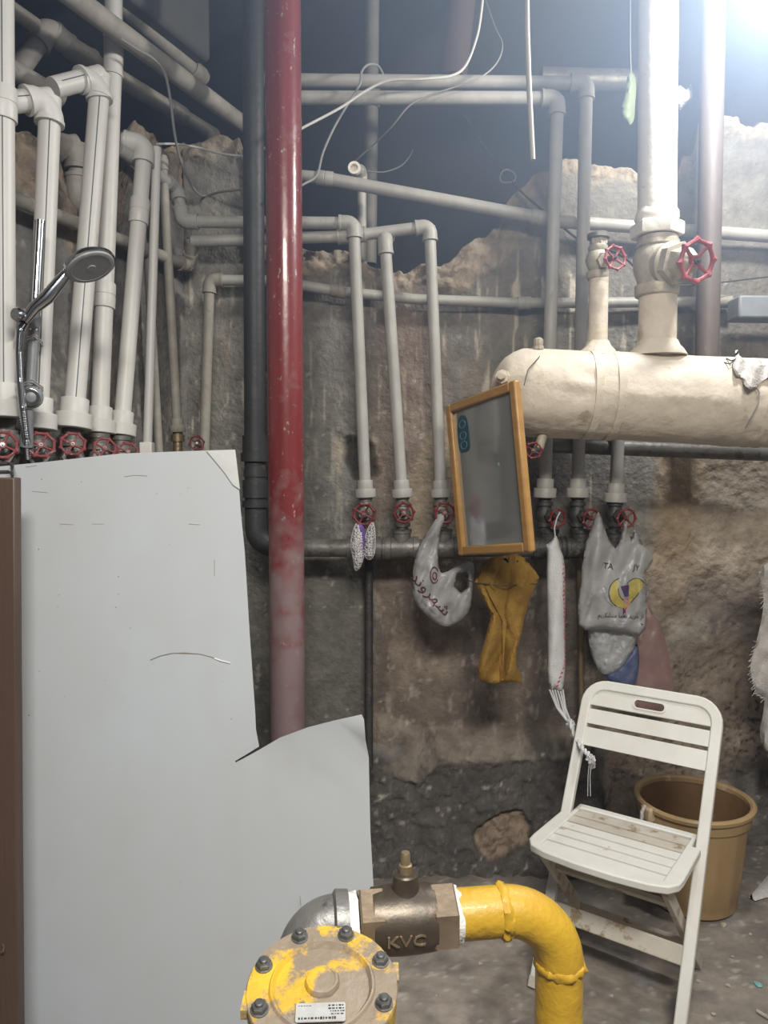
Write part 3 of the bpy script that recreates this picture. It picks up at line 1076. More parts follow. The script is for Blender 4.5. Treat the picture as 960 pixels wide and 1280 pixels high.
# red column and black drain
rc = [P(352, -90, 2.40), P(353, 0, 2.40)]
xr, yr = P(360, 910, 2.45).x, 2.45
mb = MB()
mb.tube([Vector((P(353, 0, 2.45).x + (P(360, 910, 2.45).x - P(353, 0, 2.45).x) * k / 12, yr, 3.58 - 3.58 * k / 12)) for k in range(13)], .0585, 32)
tag(mb.build('red_column_pipe', MT['red']), 'thick red painted steel pipe standing floor to ceiling with chipped paint', 'pipe')
bt = thing('drain_pipe', 'black plastic drain pipe beside the red column, curving at its foot', 'pipe', P(320, 690, 2.66))
bx = P(319, 600, 2.66).x
MB().tube([Vector((P(317, 0, 2.66).x, 2.66, 3.58)), Vector((bx, 2.66, P(319, 540, 2.66).z))], .037, 24).build('pipe_length', MT['black'], bt)
for (y0, y1, k) in ((545, 566, 1.22), (566, 577, 1.38), (588, 596, 1.12), (600, 622, 1.2), (626, 634, 1.26)):
    MB().lathe(P(319, y0, 2.66), (0, 0, -1), [(0, .036), (0, .037 * k), (P(319, y0, 2.66).z - P(319, y1, 2.66).z, .037 * k), (P(319, y0, 2.66).z - P(319, y1, 2.66).z, .036)], 24).build('drain_coupling', MT['black'], bt)
zb = P(319, 682, 2.66).z
MB().tube([Vector((bx, 2.66, P(319, 540, 2.66).z)), Vector((bx, 2.66, zb + .07))] + arc_pts((bx, 2.66, zb - .005), (0, 0, -1), (1, .25, 0), .07, 10) + [Vector((bx + .16, 2.70, zb - .005))], .038, 24).build('bend', MT['black'], bt)

# manifold along the wall
mz = P(480, 685, YV).z
mf = thing('manifold_pipe', 'thick grey steel manifold pipe running level along the wall under the valves', 'pipe', Vector((P(380, 685, YV).x, YV, mz)))
x0, x1 = P(372, 685, YV).x, P(800, 690, YV).x
MB().tube([Vector((x0 + (x1 - x0) * k / 10, YV, mz)) for k in range(11)], .033, 24).build('pipe_length', MT['galv'], mf)
for px in (455, 502, 553, 686, 725, 768):
    dk = MT['galv'] if px < 600 else MT['iron']
    p = P(px, 685, YV)
    q = MB()
    q.lathe((p.x - .062, YV, mz), (1, 0, 0), [(0, .034), (0, .043), (.02, .043), (.022, .039), (.102, .039), (.104, .043), (.124, .043), (.124, .034)], 22)
    q.lathe((p.x, YV, mz), (0, 0, 1), [(.0, .033), (.056, .033), (.056, .037), (.070, .037), (.070, .02)], 20)
    q.build('tee', dk, mf)
for px in (478, 484, 490):
    MB().lathe((P(px, 685, YV).x, YV, mz), (1, 0, 0), [(0, .034), (0, .041), (.008, .041), (.008, .034)], 22).build('locking_ring', MT['galv'], mf)

zt = P(480, 622, YV).z


def mv(label, px, wx, wy, dy, rad, dark, rot=0.0, wm='wheel'):
    a = P(px, 622, YV)
    return gate_valve(label, Vector((a.x, YV, zt + .004)), Vector((a.x, YV, mz + .062)), .026, P(wx, wy, YV - dy), rad, MT['iron' if dark else 'galv'], MT[wm], None, rot)


mv('gate valve whose red wheel faces the viewer and carries the purple netting', 457, 455, 643, .105, .041, False, .3)
mv('gate valve with nothing hung on its red wheel, between netting and maroon-printed bag', 503, 505, 641, .095, .038, False, .1)
mv('gate valve just left of the mirror, its red wheel holding the maroon-printed bag', 551, 556, 641, .10, .039, False, .5)
mv('dark gate valve just right of the mirror, the white towel tied to its red wheel', 681, 697, 648, .07, .037, True, .2, 'wheel')
mv('middle gate valve right of the mirror, left handle of the printed shopping bag round it', 722, 739, 648, .075, .037, True, .4, 'wheel')
mv('rightmost gate valve under the header, its red wheel above the printed shopping bag', 769, 783, 648, .085, .038, True, .0, 'wheel')

# conduit and thin pipe under the manifold
MBc = MB().tube([P(461, 690, 2.86), P(461, 950, 2.83), P(462, 1110, 2.74)], .0165, 12)
tag(MBc.build('conduit', MT['iron']), 'thin dark conduit running down the wall below the purple netting', 'conduit')
tag(MB().tube([P(724, 690, 2.84), P(727, 905, 2.84)], .011, 10).build('thin_pipe', MT['brass']), 'thin brownish yellow pipe down the wall behind the shopping bag', 'pipe')
pipe('dark level pipe close to the wall just under the right half of the cream header', [P(690, 556, 2.78), P(860, 560, 2.78), P(1000, 568, 2.78)][::2], .030, MT['galv'])

# pipes of the left wall --------------------------------------------------------------------------
pv, pd = MT['pvc'], MT['pvc_dull']
ST = (.45, -.9)


def LP(label, pts, r, m=pv, offs=.13, **k):
    if not isinstance(offs, (list, tuple)):
        offs = [offs] * len(pts)
    return pipe(label, [W(a, b, o) for (a, b), o in zip(pts, offs)], r, m, **k)


LP('leftmost thick ivory pipe cut by the left picture edge, plain coupling high on it', [(1, -250), (5, 522)], .030, offs=.16, collar=True, stripe=ST, couplings=((0, .487, .085),))
LP('ivory pipe with an elbow at its top, the chrome shower rail tied to it', [(8, 128), (63, 123), (46, 537)], .030, offs=[.10, .14, .14], collar=True, stripe=ST)
LP('ivory pipe right of the shower rail, elbow top, passing just behind the shower head', [(66, 110), (126, 94), (91, 536)], .030, offs=[.10, .14, .14], collar=True, stripe=ST)
LP('ivory pipe with a coupling below the shower head, running up out of sight', [(142, -190), (142, 70), (124, 542)], .028, offs=[.08, .08, .10], collar=True, couplings=((1, .64, .08),), ek=1.1)
LP('ivory pipe with rounded elbow and a coupling a little below it, fifth from the left', [(152, 176), (181, 181), (151, 545)], .0265, offs=[.05, .11, .11], collar=True, couplings=((1, .235, .085),))
LP('thinnest bright ivory pipe, plain and straight, ending in a square fitting at the board top', [(196, 185), (184, 566)], .0155, offs=.12)
LP('thin dull pipe partly hidden behind the bright thinnest pipe', [(184, 310), (199, 570)], .0150, m=pd, offs=.05)
LP('thin dull pipe leaning right, with brass fitting at its lower end', [(203, 195), (222, 540)], .0165, m=pd, offs=.07, couplings=((0, .03, .04),), collar=True)
# brass tail below it
a = W(222, 540, .07)
tb = MB()
tb.lathe(a, (0, 0, -1), [(0, .018), (.01, .018), (.01, .024), (.035, .024), (.035, .017), (.09, .017)], 10)
tag(tb.build('brass_fitting', MT['brass']), 'small brass fitting under the leaning thin pipe', 'fitting')
b4 = MB()
q = W(184, 562, .12)
b4.box(q, (1, 0, 0), (0, 1, 0), (0, 0, 1), .042, .04, .05)
tag(b4.build('square_fitting', MT['whitepaint'], bevel=.004), 'small square white fitting at the foot of the thinnest pipe', 'fitting')
# runs along the left wall, above the crest
LP('long ivory pipe slanting across the top left under the ceiling', [(-160, -192), (310, 160)], .032, m=pd, offs=.16)
LP('dim pipe slanting behind the long ivory one near the ceiling beam', [(145, 2), (255, 98)], .030, m=pd, offs=-.10, couplings=((0, .9, .07),))
LP('dusty pipe with a fat elbow at the far top left, sloping away to the right', [(18, 95), (60, 36), (92, 64), (268, 170)], .031, m=pd, offs=[-.15, -.12, -.10, -.06], couplings=((2, .68, .08),))
LP('short dusty pipe sloping in at the top left corner beside the fat elbow', [(-5, -2), (44, 32)], .024, m=pd, offs=-.10)
LP('dusty pipe sloping behind the elbow of the shower rail pipe', [(-12, 72), (75, 122)], .030, m=pd, offs=-.05)
LP('dusty double elbow hooking down behind the pipe that passes the shower head', [(60, 186), (97, 181), (99, 252), (135, 285)], .032, m=pd, offs=[-.02, .02, .02, .0])

for lab, cx, top, bot, wx, wy, rad in (
        ('valve at the left picture edge, half cut off, bright red wheel', 5, 522, 600, 3, 556, .038),
        ('valve with large faded red wheel just right of the shower hose', 47, 537, 600, 51, 556, .038),
        ('valve with chipped pale red wheel under the pipe behind the shower head', 91, 536, 600, 91, 555, .036),
        ('valve whose faded red wheel barely shows above the board, under the coupled pipe', 124, 542, 600, 131, 560, .034),
        ('valve sunk almost wholly behind the board top, fifth from the left', 151, 545, 600, 160, 565, .032)):
    gate_valve(lab, W(cx, top, .13), W(cx, bot + 20, .13), .031, W(wx, wy, .235), rad, MT['galv'], MT['wheel_left'], None, .3)
vt = thing('gate_valve', 'small dark red wheel valve at the top right of the board beside the corner pipe', 'valve', W(248, 575, .12))
MB().cyl(W(256, 557, .06), W(247, 554, .13), .012, 10).build('valve_stem', MT['bolt'], vt)
handwheel(vt, W(246, 554, .15), (.3, -1, .1), .028, MT['wheel'], .2, 6)
nt_ = MB()
nt_.lathe(W(22, 556, .15), (.2, -1, 0), [(0, .03), (.05, .03), (.05, .018), (.08, .018)], 6)
tag(nt_.build('hose_nut', MT['galv']), 'grey steel nut between the two leftmost valves where the shower hose ends', 'nut')

# ------------------------------------------------------------------ header vessel with its risers
YH = 2.46
ha, hb = P(612, 488, YH), P(1020, 508, YH)
hax = (hb - ha).normalized()
hl = (hb - ha).length
hd = thing('header_vessel', 'big cream lagged header cylinder lying level at right, two stubs on top', 'boiler header', (ha.x + .5, YH, ha.z - .15))
RH = .142
prof = [(0.0, .012), (.004, .035), (.012, .06), (.025, .085), (.045, .108), (.07, .126), (.10, .138), (.14, RH)]
prof += [(.14 + (hl - .14) * k / 40, RH) for k in range(1, 41)]


def hwob(t, g):
    return (float(fbm(t * 7, g * 2.2, 4, 55)) - .5) * .016


MB().lathe(ha, hax, prof, 64, 0, hwob).build('lagging', MT['cream'], hd)
for px, w in ((735, .012), (762, .012), (936, .006), (950, .006)):
    t0 = (P(px, 490, YH) - ha).dot(hax)
    MB().lathe(ha, hax, [(t0 - w, RH - .01), (t0 - w, RH + .0035), (t0 + w, RH + .0035), (t0 + w, RH - .01)], 48).build('lagging_band', MT['cream'], hd)
s1, s2 = P(747, 440, YH), P(821, 440, YH)
zc = ha.z
MB().tube([Vector((s1.x, YH, zc)), Vector((s1.x, YH, P(747, 345, YH).z))], .031, 24).build('riser_stub', MT['cream'], hd)
MB().tube([Vector((s2.x, YH, zc)), Vector((s2.x, YH, P(821, 362, YH).z))], .060, 28).build('riser_stub', MT['cream'], hd)
for (sx, rr) in ((s1.x, .031), (s2.x, .060)):
    zz = zc + RH - .012
    MB().lathe((sx, YH, zz), (0, 0, 1), [(-.02, rr + .035), (.0, rr + .022), (.012, rr + .01), (.03, rr + .003), (.03, rr - .004)], 28,
               0, lambda t, g: (float(fbm(g * 3, t * 40, 3, 9)) - .5) * .01).build('lagging_cuff', MT['cream'], hd)
# small valve on the thin stub
v1 = thing('gate_valve', 'small capped valve with dusty red wheel on the thin header stub', 'valve', P(747, 345, YH))
MB().lathe(P(747, 345, YH), (0, 0, 1), [(-.01, .033), (0, .036), (.012, .036), (.014, .026), (.03, .034), (.052, .040), (.072, .034), (.078, .028), (.082, .031), (.094, .031), (.096, .028), (.10, .026)], 24).build('valve_body', MT['bronze'], v1)
MB().lathe(P(748, 309, YH), (0, 0, 1), [(0, .027), (.008, .027), (.008, .029), (.03, .029), (.03, .02)], 6).build('hex_nut', MT['bronze'], v1)
MB().lathe(P(748, 299, YH), (0, 0, 1), [(0, .03), (.002, .036), (.015, .036), (.019, .03), (.019, .01)], 24).build('end_cap', MT['galv'], v1)
cw = P(769, 322, YH - .085)
MB().cyl(P(750, 326, YH - .01), P(757, 325, YH - .045), .026, 6).build('bonnet_nut', MT['bronze'], v1)
MB().cyl(P(750, 326, YH), cw, .010, 10).build('valve_stem', MT['bolt'], v1)
handwheel(v1, cw, (.32, -1, .06), .040, MT['wheel_pale'], .2, 8, 4)
# big valve and white riser
v2 = thing('gate_valve', 'large pale bronze valve with big red handwheel under the white riser', 'valve', P(821, 362, YH))
bz = P(821, 362, YH)
MB().lathe(bz, (0, 0, 1), [(-.025, .060), (-.02, .068), (0, .070), (.012, .070), (.014, .061), (.03, .063), (.06, .074), (.10, .077), (.128, .066), (.132, .062), (.136, .068), (.15, .068), (.153, .064), (.165, .064)], 32).build('valve_body', MT['bronze'], v2)
MB().lathe(P(821, 314, YH), (0, 0, 1), [(0, .056), (.055, .056), (.055, .03)], 6, .3).build('hex_collar', MT['bronze'], v2)
nz0 = P(821, 296, YH).z
MB().lathe((P(821, 296, YH).x, YH, nz0), (0, 0, 1), [(0, .058), (0, .082), (.005, .084), (.038, .084), (.043, .078), (.043, .05)], 6, .15).build('hex_nut', MT['whitepaint'], v2)
wc = P(871, 326, YH - .17)
bc = P(823, 332, YH)
dd = (wc - bc).normalized()
MB().lathe(bc, dd, [(.045, .058), (.075, .058), (.077, .066), (.105, .066), (.107, .052), (.15, .040), (.16, .026), (.165, .02)], 6, .4).build('bonnet_nut', MT['bronze'], v2)
MB().lathe(bc, dd, [(.04, .066), (.07, .069), (.078, .06)], 28).build('bonnet_ring', MT['bronze'], v2)
MB().cyl(bc, wc, .012, 10).build('valve_stem', MT['bolt'], v2)
handwheel(v2, wc, dd, .066, MT['wheel_pale'], .15, 8, 4, .12)
wr_ = thing('riser_pipe', 'thick white painted riser rising from the big valve to the ceiling', 'pipe', (P(821, 290, YH).x, YH, nz0 + .03))
MB().tube([Vector((P(821, 290, YH).x + (P(820, 0, YH).x - P(821, 290, YH).x) * k / 8, YH, nz0 + .03 + (3.58 - nz0 - .03) * k / 8)) for k in range(9)], .0605, 32).build('pipe_length', MT['whitepaint'], wr_)
MB().lathe((P(821, 276, YH).x, YH, nz0 + .044), (0, 0, 1), [(0, .064), (.012, .069), (.03, .067), (.042, .061)], 28, 0, lambda t, g: (float(fbm(g * 5, t * 60, 3, 19)) - .5) * .012).build('sealant_collar', MT['whitepaint'], wr_)
pipe('brown rust-streaked steel pipe standing behind the header, right of the big handwheel', [P(894, -100, 2.70), P(883, 480, 2.70)], .041, MT['brownpipe'])
# fittings of the header
av = thing('air_vent', 'small pale brass vent fitting on the header top left', 'fitting', P(673, 440, YH - .02))
MB().lathe(P(673, 442, YH - .02), (0, 0, 1), [(0, .012), (.012, .012), (.012, .018), (.024, .018), (.024, .013), (.03, .016), (.045, .016), (.05, .01), (.052, .004)], 8).build('vent_body', MT['bronze'], av)
dv = thing('drain_valve', 'tiny dark red wheel valve under the header peeping out right of the mirror', 'valve', P(667, 562, 2.36))
MB().cyl(P(678, 545, 2.44), P(673, 562, 2.42), .016, 10).build('valve_body', MT['bronze'], dv)
MB().cyl(P(674, 562, 2.42), P(667, 563, 2.33), .008, 8).build('valve_stem', MT['bolt'], dv)
handwheel(dv, P(667, 563, 2.33), (-.15, -1, 0), .027, MT['wheel'], .2, 6)
pl = thing('drain_plug', 'small cream plug on the dome end of the header above the mirror', 'plug', P(627, 471, 2.36))
MB().lathe(P(629, 472, 2.37), (-.35, -1, .1), [(0, .022), (.02, .022), (.02, .014), (.04, .014), (.042, .008)], 8).build('plug_body', MT['cream'], pl)

# grey box at the right edge
bx_ = MB()
bx_.box(P(960, 387, 2.78), (1, .0, -.01), (0, 1, 0), (0, 0, 1), .26, .10, .082)
tag(bx_.build('metal_box', MT['boxgrey'], bevel=.008), 'grey metal box at the right edge above the header', 'box')


# ------------------------------------------------------------------ cloth, bags and printing
class Skin:
    """front surface of an inflated shape, so print can lie on it"""

    def __init__(s, pts, ys):
        s.p, s.y = np.array(pts), np.array(ys)

    def __call__(s, px, py):
        d = (s.p[:, 0] - px) ** 2 + (s.p[:, 1] - py) ** 2 + .3
        k = np.argsort(d)[:6]
        w = 1 / d[k] ** 1.5
        return float((s.y[k] * w).sum() / w.sum())


def inflate(name, outline, Y, depth, m, parent=None, holes=(), step=4, wr=.004, wrs=16, edge=12, back=.7, fold=None, seed=1, ang=60, floor=.12, ridge=0):
    """closed soft body: outline given where it hangs on the vertical plane at distance Y"""
    v2, tris, loops = triangulate(outline, holes, step)
    x, y = np.array([v[0] for v in v2]), np.array([v[1] for v in v2])
    d = bdist(x, y, loops)
    e = np.clip(d / edge, 0, 1)
    h = np.sqrt(1 - (1 - e) ** 2)
    Yc = np.array([Y(a, b) if callable(Y) else Y for a, b in zip(x, y)])
    fl = fold(x, y) if fold is not None else 0
    n = fbm(x / wrs, y / wrs, 4, seed) - .5
    n2 = fbm(x / wrs + 50, y / wrs + 9, 4, seed + 3) - .5
    yf = Yc + fl - depth * h - wr * n * 2 * np.minimum(1, h + floor)
    yb = Yc + fl + depth * back * h - wr * n2 * 2 * h * .6
    yb = np.maximum(yb, yf + .0008)
    if ridge:
        for kk, sc_r in enumerate((1.6, .8)):
            g = fbm(x / (wrs * sc_r) + y / (wrs * sc_r * 3), y / (wrs * sc_r * 2.2), 2, seed + 20 + kk)
            yf = yf + ridge * sc_r * (np.abs(g - .5) * 4 - .6) * np.minimum(1, h + .2)
    yb = np.maximum(yb, yf + .0008)
    inner = d > .3
    vs = [P(a, b, c) for a, b, c in zip(x, y, yf)]
    idx = np.arange(len(vs))
    bidx = idx.copy()
    for i in range(len(v2)):
        if inner[i]:
            bidx[i] = len(vs)
            vs.append(P(x[i], y[i], yb[i]))
    mb = MB()
    mb.v = vs
    mb.f = [tuple(t) for t in tris] + [tuple(int(bidx[i]) for i in t[::-1]) for t in tris if any(bidx[i] != i for i in t)]
    o = mb.build(name, m, parent, ang=ang)
    return o, Skin(list(zip(x, y)), yf)


def text_tris(s, size):
    cu = bpy.data.curves.new('txt', 'FONT')
    cu.body = s
    cu.size = size
    cu.align_x = 'CENTER'
    cu.resolution_u = 2
    ob = bpy.data.objects.new('txt', cu)
    C.objects.link(ob)
    dg = bpy.context.evaluated_depsgraph_get()
    ev = ob.evaluated_get(dg)
    me = ev.to_mesh()
    vs = [(v.co.x, v.co.y) for v in me.vertices]
    fs = [tuple(p.vertices) for p in me.polygons]
    ev.to_mesh_clear()
    bpy.data.objects.remove(ob)
    bpy.data.curves.remove(cu)
    return vs, fs


AR = {'ا': 'ﺍﺎ', 'ز': 'ﺯﺰ', 'ر': 'ﺭﺮ', 'د': 'ﺩﺪ', 'و': 'ﻭﻮ', 'خ': 'ﺥﺦﺧﺨ', 'ی': 'ﯼﯽﯾﯿ', 'ش': 'ﺵﺶﺷﺸ', 'م': 'ﻡﻢﻣﻤ', 'ت': 'ﺕﺖﺗﺘ',
      'ک': 'ﮎﮏﮐﮑ', 'ه': 'ﻩﻪﻫﻬ', 'ن': 'ﻥﻦﻧﻨ'}


def farsi(s):
    """joined presentation forms, in left-to-right drawing order"""
    out = []
    for i, c in enumerate(s):
        if c not in AR:
            out.append(c)
            continue
        f = AR[c]
        prev = i > 0 and s[i - 1] in AR and len(AR[s[i - 1]]) == 4
        nxt = i + 1 < len(s) and s[i + 1] in AR
        if len(f) == 4:
            out.append(f[3] if prev and nxt else f[1] if prev else f[2] if nxt else f[0])
        else:
            out.append(f[1] if prev else f[0])
    return ''.join(out[::-1])


def print_tris(name, vs, fs, cx, cy, rot, skin, m, parent, lift=.0034, sx=1.0):
    ca, sa = math.cos(rot), math.sin(rot)
    mb = MB()
    for (x, y) in vs:
        x *= sx
        px, py = cx + x * ca + y * sa, cy + x * sa - y * ca
        Yq = skin(px, py) - lift
        mb.v.append(P(px, py, Yq))
    mb.f = list(fs)
    return mb.build(name, m, parent, smooth=False)


def print_text(name, s, size, cx, cy, rot, skin, m, parent, lift=.0034, sx=1.0):
    vs, fs = text_tris(s, size)
    return print_tris(name, vs, fs, cx, cy, rot, skin, m, parent, lift, sx)


def print_line(name, pts, w, skin, m, parent, lift=.0034):
    """flat printed stroke along px points"""
    v, f = [], []
    n = len(pts)
    for i, p in enumerate(pts):
        a, b = pts[max(i - 1, 0)], pts[min(i + 1, n - 1)]
        t = (b[0] - a[0], b[1] - a[1])
        l = math.hypot(*t) or 1
        nx_, ny_ = -t[1] / l * w / 2, t[0] / l * w / 2
        v += [(p[0] + nx_, p[1] + ny_), (p[0] - nx_, p[1] - ny_)]
    f = [(2 * i, 2 * i + 1, 2 * i + 3, 2 * i + 2) for i in range(n - 1)]
    mb = MB()
    mb.v = [P(a, b, skin(a, b) - lift) for a, b in v]
    mb.f = f
    return mb.build(name, m, parent, smooth=False)


def print_poly(name, poly, skin, m, parent, lift=.0030):
    v2, tris, _ = triangulate(poly, [], 3)
    mb = MB()
    mb.v = [P(a, b, skin(a, b) - lift) for a, b in v2]
    mb.f = tris
    return mb.build(name, m, parent, smooth=False)


def arcp(cx, cy, rx, ry, a0, a1, n=14, rot=0):
    out = []
    for i in range(n + 1):
        a = R(a0 + (a1 - a0) * i / n)
        x, y = rx * math.cos(a), ry * math.sin(a)
        out.append((cx + x * math.cos(R(rot)) - y * math.sin(R(rot)), cy + x * math.sin(R(rot)) + y * math.cos(R(rot))))
    return out


# bag with the maroon print, hung by one handle
b1 = thing('plastic_bag', 'white plastic bag with maroon print, hung by one handle left of the mirror', 'bag', P(550, 783, 2.62))
out1 = [(549, 641), (556, 645), (554, 655), (550, 666), (547, 690), (549, 716), (556, 716), (566, 711), (575, 706), (584, 701), (592, 703), (593, 712),
        (592, 722), (591, 745), (588, 764), (578, 777), (562, 784), (548, 781), (533, 770), (521, 757), (516, 742), (515, 722), (519, 694), (526, 676), (538, 660), (545, 648)]
hole1 = [(571, 718), (582, 714), (585, 718), (584, 735), (576, 741), (568, 733)]
ob1, sk1 = inflate('bag_film', smooth_poly(out1, 2), lambda x, y: 2.63 - .012 * math.sin((y - 640) / 140 * 3.1), .026, MT['bag'], b1, [hole1], 2.5, .005, 15, 18,
                   fold=lambda x, y: .008 * np.sin((x - y * .35) / 5.0) * np.clip((730 - y) / 80, 0, 1), seed=4, ridge=.011)
print_text('print', farsi('شهروند'), 17, 534, 746, R(48), sk1, MT['redink'], b1, sx=1.35)
print_line('print', arcp(543, 719, 5, 10, 30, 330, 16), 1.2, sk1, MT['redink'], b1)
print_line('print', arcp(543.5, 720, 2.6, 4.5, 0, 360, 12), 1.2, sk1, MT['redink'], b1)
print_line('print', [(527, 750), (538, 762), (546, 768)], .7, sk1, MT['greyink'], b1)

# printed shopping bag on two wheels
b2 = thing('shopping_bag', 'white shopping bag with yellow round emblem and black print, hung from two valve wheels', 'bag', P(765, 790, 2.60))
out2 = [(748, 640), (753, 650), (757, 664), (762, 676), (769, 686), (773, 680), (777, 666), (780, 655), (784, 652), (785, 664), (789, 675), (793, 662), (797, 668), (800, 680), (812, 688),
        (817, 698), (812, 708), (806, 716), (808, 730), (809, 760), (807, 786), (799, 795), (782, 790), (755, 786), (732, 788), (723, 781), (722, 757), (726, 720), (732, 680), (737, 665), (743, 648)]


def f2(x, y):
    return .010 * np.sin(x / 4.6 + (y - 700) / 40) * np.clip((770 - y) / 110, 0, 1) + .006 * np.sin(x / 9 - y / 26)


ob2, sk2 = inflate('bag_film', out2, 2.615, .026, MT['bag'], b2, [], 2.5, .004, 18, 14, fold=f2, seed=9, back=.8, ridge=.009)
print_text('print', 'TA', 10.5, 760, 711, R(8), sk2, MT['ink'], b2, sx=.95)
print_text('print', 'JY', 10.5, 795, 713, R(10), sk2, MT['ink'], b2, sx=.85)
print_poly('emblem', [(771, 724), (764, 731), (762, 742), (764, 752), (771, 758), (780, 761), (785, 757), (779, 752), (775, 745), (773, 736), (773, 728)], sk2, MT['yellowink'], b2)
print_poly('emblem', [(786, 740), (787, 727), (794, 723), (803, 725), (806, 730), (800, 739), (793, 748), (787, 756), (786, 748)], sk2, MT['yellowink'], b2)
print_line('emblem_outline', arcp(783, 741, 22, 20, 125, 245, 14), .9, sk2, MT['ink'], b2)
print_line('emblem_outline', arcp(783, 737, 10, 14, 110, 190, 10), .9, sk2, MT['ink'], b2)
print_line('emblem_outline', arcp(795, 740, 14, 17, 215, 320, 12), .8, sk2, MT['ink'], b2)
print_line('emblem_outline', [(806, 730), (798, 742), (788, 754)], .8, sk2, MT['ink'], b2)
print_line('emblem_outline', arcp(780, 738, 26, 22, 120, 175, 8), .8, sk2, MT['greyink'], b2)
print_line('emblem_outline', arcp(784, 738, 26, 22, 5, 50, 8), .8, sk2, MT['greyink'], b2)
for cxx, cyy in ((756, 737), (805, 738)):
    print_line('emblem_outline', arcp(cxx, cyy, 2.6, 4.5, 0, 360, 10, -20), .7, sk2, MT['greyink'], b2)
print_poly('emblem', [(776, 733), (786, 731), (786, 745), (781, 746), (778, 738)], sk2, MT['purpleink'], b2)
print_line('emblem', [(781, 762), (779, 753), (782, 747), (786, 750), (784, 760), (780, 770)], 1.6, sk2, MT['orangeink'], b2)
print_poly('emblem', [(779, 760), (784, 760), (782, 772), (779, 772)], sk2, MT['purpleink'], b2)
print_text('print', farsi('از خرید شما متشکریم'), 7.4, 776, 772, R(2), sk2, MT['ink'], b2, sx=.92)
for k, (xa, xb) in enumerate(((765, 790), (763, 788), (768, 784))):
    print_line('print', [(xa, 776.5 + k * 2), (xb, 776.8 + k * 2)], .55, sk2, MT['greyink'], b2)
print_poly('print', [(800, 779), (804, 780), (803, 782)], sk2, MT['ink'], b2)

# clear bag below it, with blue inside, and the pink one behind
b3 = thing('clear_bag', 'clear plastic bag with something blue showing at its bottom, under the shopping bag', 'bag', P(765, 850, 2.66))
out3 = [(734, 770), (790, 772), (797, 795), (794, 808), (786, 822), (778, 834), (768, 840), (756, 844), (748, 838), (741, 824), (736, 805)]
inflate('bag_film', smooth_poly(out3, 2), 2.67, .03, MT['clear'], b3, [], 3, .008, 9, 14, seed=13, ridge=.008)
inflate('blue_content', smooth_poly([(752, 838), (768, 834), (788, 815), (797, 800), (800, 830), (794, 862), (776, 862), (760, 852)], 2), 2.70, .02, MT['bluecloth'], b3, [], 4, .008, 8, 9, seed=15)
pk = thing('pink_bag', 'limp pink plastic bag hanging behind the shopping bag and the chair back', 'bag', P(818, 900, 2.72))
outp = [(790, 700), (806, 720), (812, 762), (824, 775), (832, 800), (840, 840), (842, 885), (820, 893), (795, 893), (785, 870), (788, 820), (786, 760)]
inflate('bag_film', smooth_poly(outp, 2), 2.745, .022, MT['pinkbag'], pk, [], 5, .006, 14, 14, fold=lambda x, y: .007 * np.sin(x / 5.5 + y / 60), seed=17, ridge=.006)

# yellow canvas hung under the mirror
yc = thing('canvas_cloth', 'yellow canvas cloth tied with wire, hanging folded below the mirror', 'cloth', P(628, 855, 2.52))
outy = [(612, 697), (634, 694), (646, 692), (656, 698), (670, 715), (674, 722), (664, 745), (656, 770), (651, 795), (646, 812), (645, 832), (651, 842), (653, 855), (640, 852), (620, 855), (600, 851), (597, 838), (600, 820), (606, 800), (614, 770),
        (604, 748), (593, 728), (602, 712)]


def fy(x, y):
    return .030 * np.abs(np.sin((x - 628 + (y - 780) * .06) / 11.0)) * -1 + .016 * np.sin(y / 13 + x / 7) * np.clip((y - 740) / 40, .3, 1) + .022 * np.exp(-((x - 606 - (y - 728) * .45) / 5) ** 2) * np.clip((y - 728) / 10, 0, 1) * np.clip((800 - y) / 20, 0, 1) + .010 * np.exp(-((x - 630) / 2.0) ** 2) * np.clip((y - 715) / 40, 0, 1) \
        - .018 * np.exp(-((x - 618) / 7) ** 2 - ((y - 705) / 18) ** 2)


oy, sky = inflate('folded_cloth', outy, 2.55, .018, MT['yellowcloth'], yc, [], 2.5, .005, 12, 7, fold=fy, seed=21, ang=30, ridge=.006)
oyf, skf = inflate('front_flap', [(616, 703), (634, 697), (640, 722), (637, 750), (632, 790), (629, 838), (628, 776), (612, 745), (605, 730)], 2.515, .004, MT['yellowcloth'], yc, [], 4, .003, 12, 5, fold=lambda x, y: .010 * np.sin((x + y * .3) / 9), seed=23)
MB().tube([P(592, 728, 2.545), P(606, 730, 2.50), P(630, 732, 2.485), P(650, 731, 2.50), P(676, 729, 2.545)], .0016, 6).build('tie_wire', MT['wiredark'], yc)
MB().tube([P(592, 728, 2.545), P(582, 724, 2.6), P(572, 720, 2.64)], .0016, 6).build('tie_wire', MT['wiredark'], yc)
for k in ((646, 701), (622, 698)):
    MB().lathe(P(k[0], k[1], 2.525), (0, -1, 0), [(0, .004), (.012, .004), (.013, .002)], 8).build('rivet', MT['iron'], yc)

# white towel twisted to a roll, tied by its tassels to the chair
tw = thing('towel', 'long white rolled towel with red stitched edge, its tassels tied to the chair', 'towel', P(712, 950, 2.5))
outt = [(694, 668), (699, 676), (700, 684), (706, 700), (707, 740), (706, 800), (707, 835), (704, 862), (700, 866), (693, 860), (688, 866), (684, 850), (684, 780), (683, 720), (684, 690), (681, 682), (690, 676)]


def YT(x, y):
    return 2.635 - (y - 680) / 200 * .06


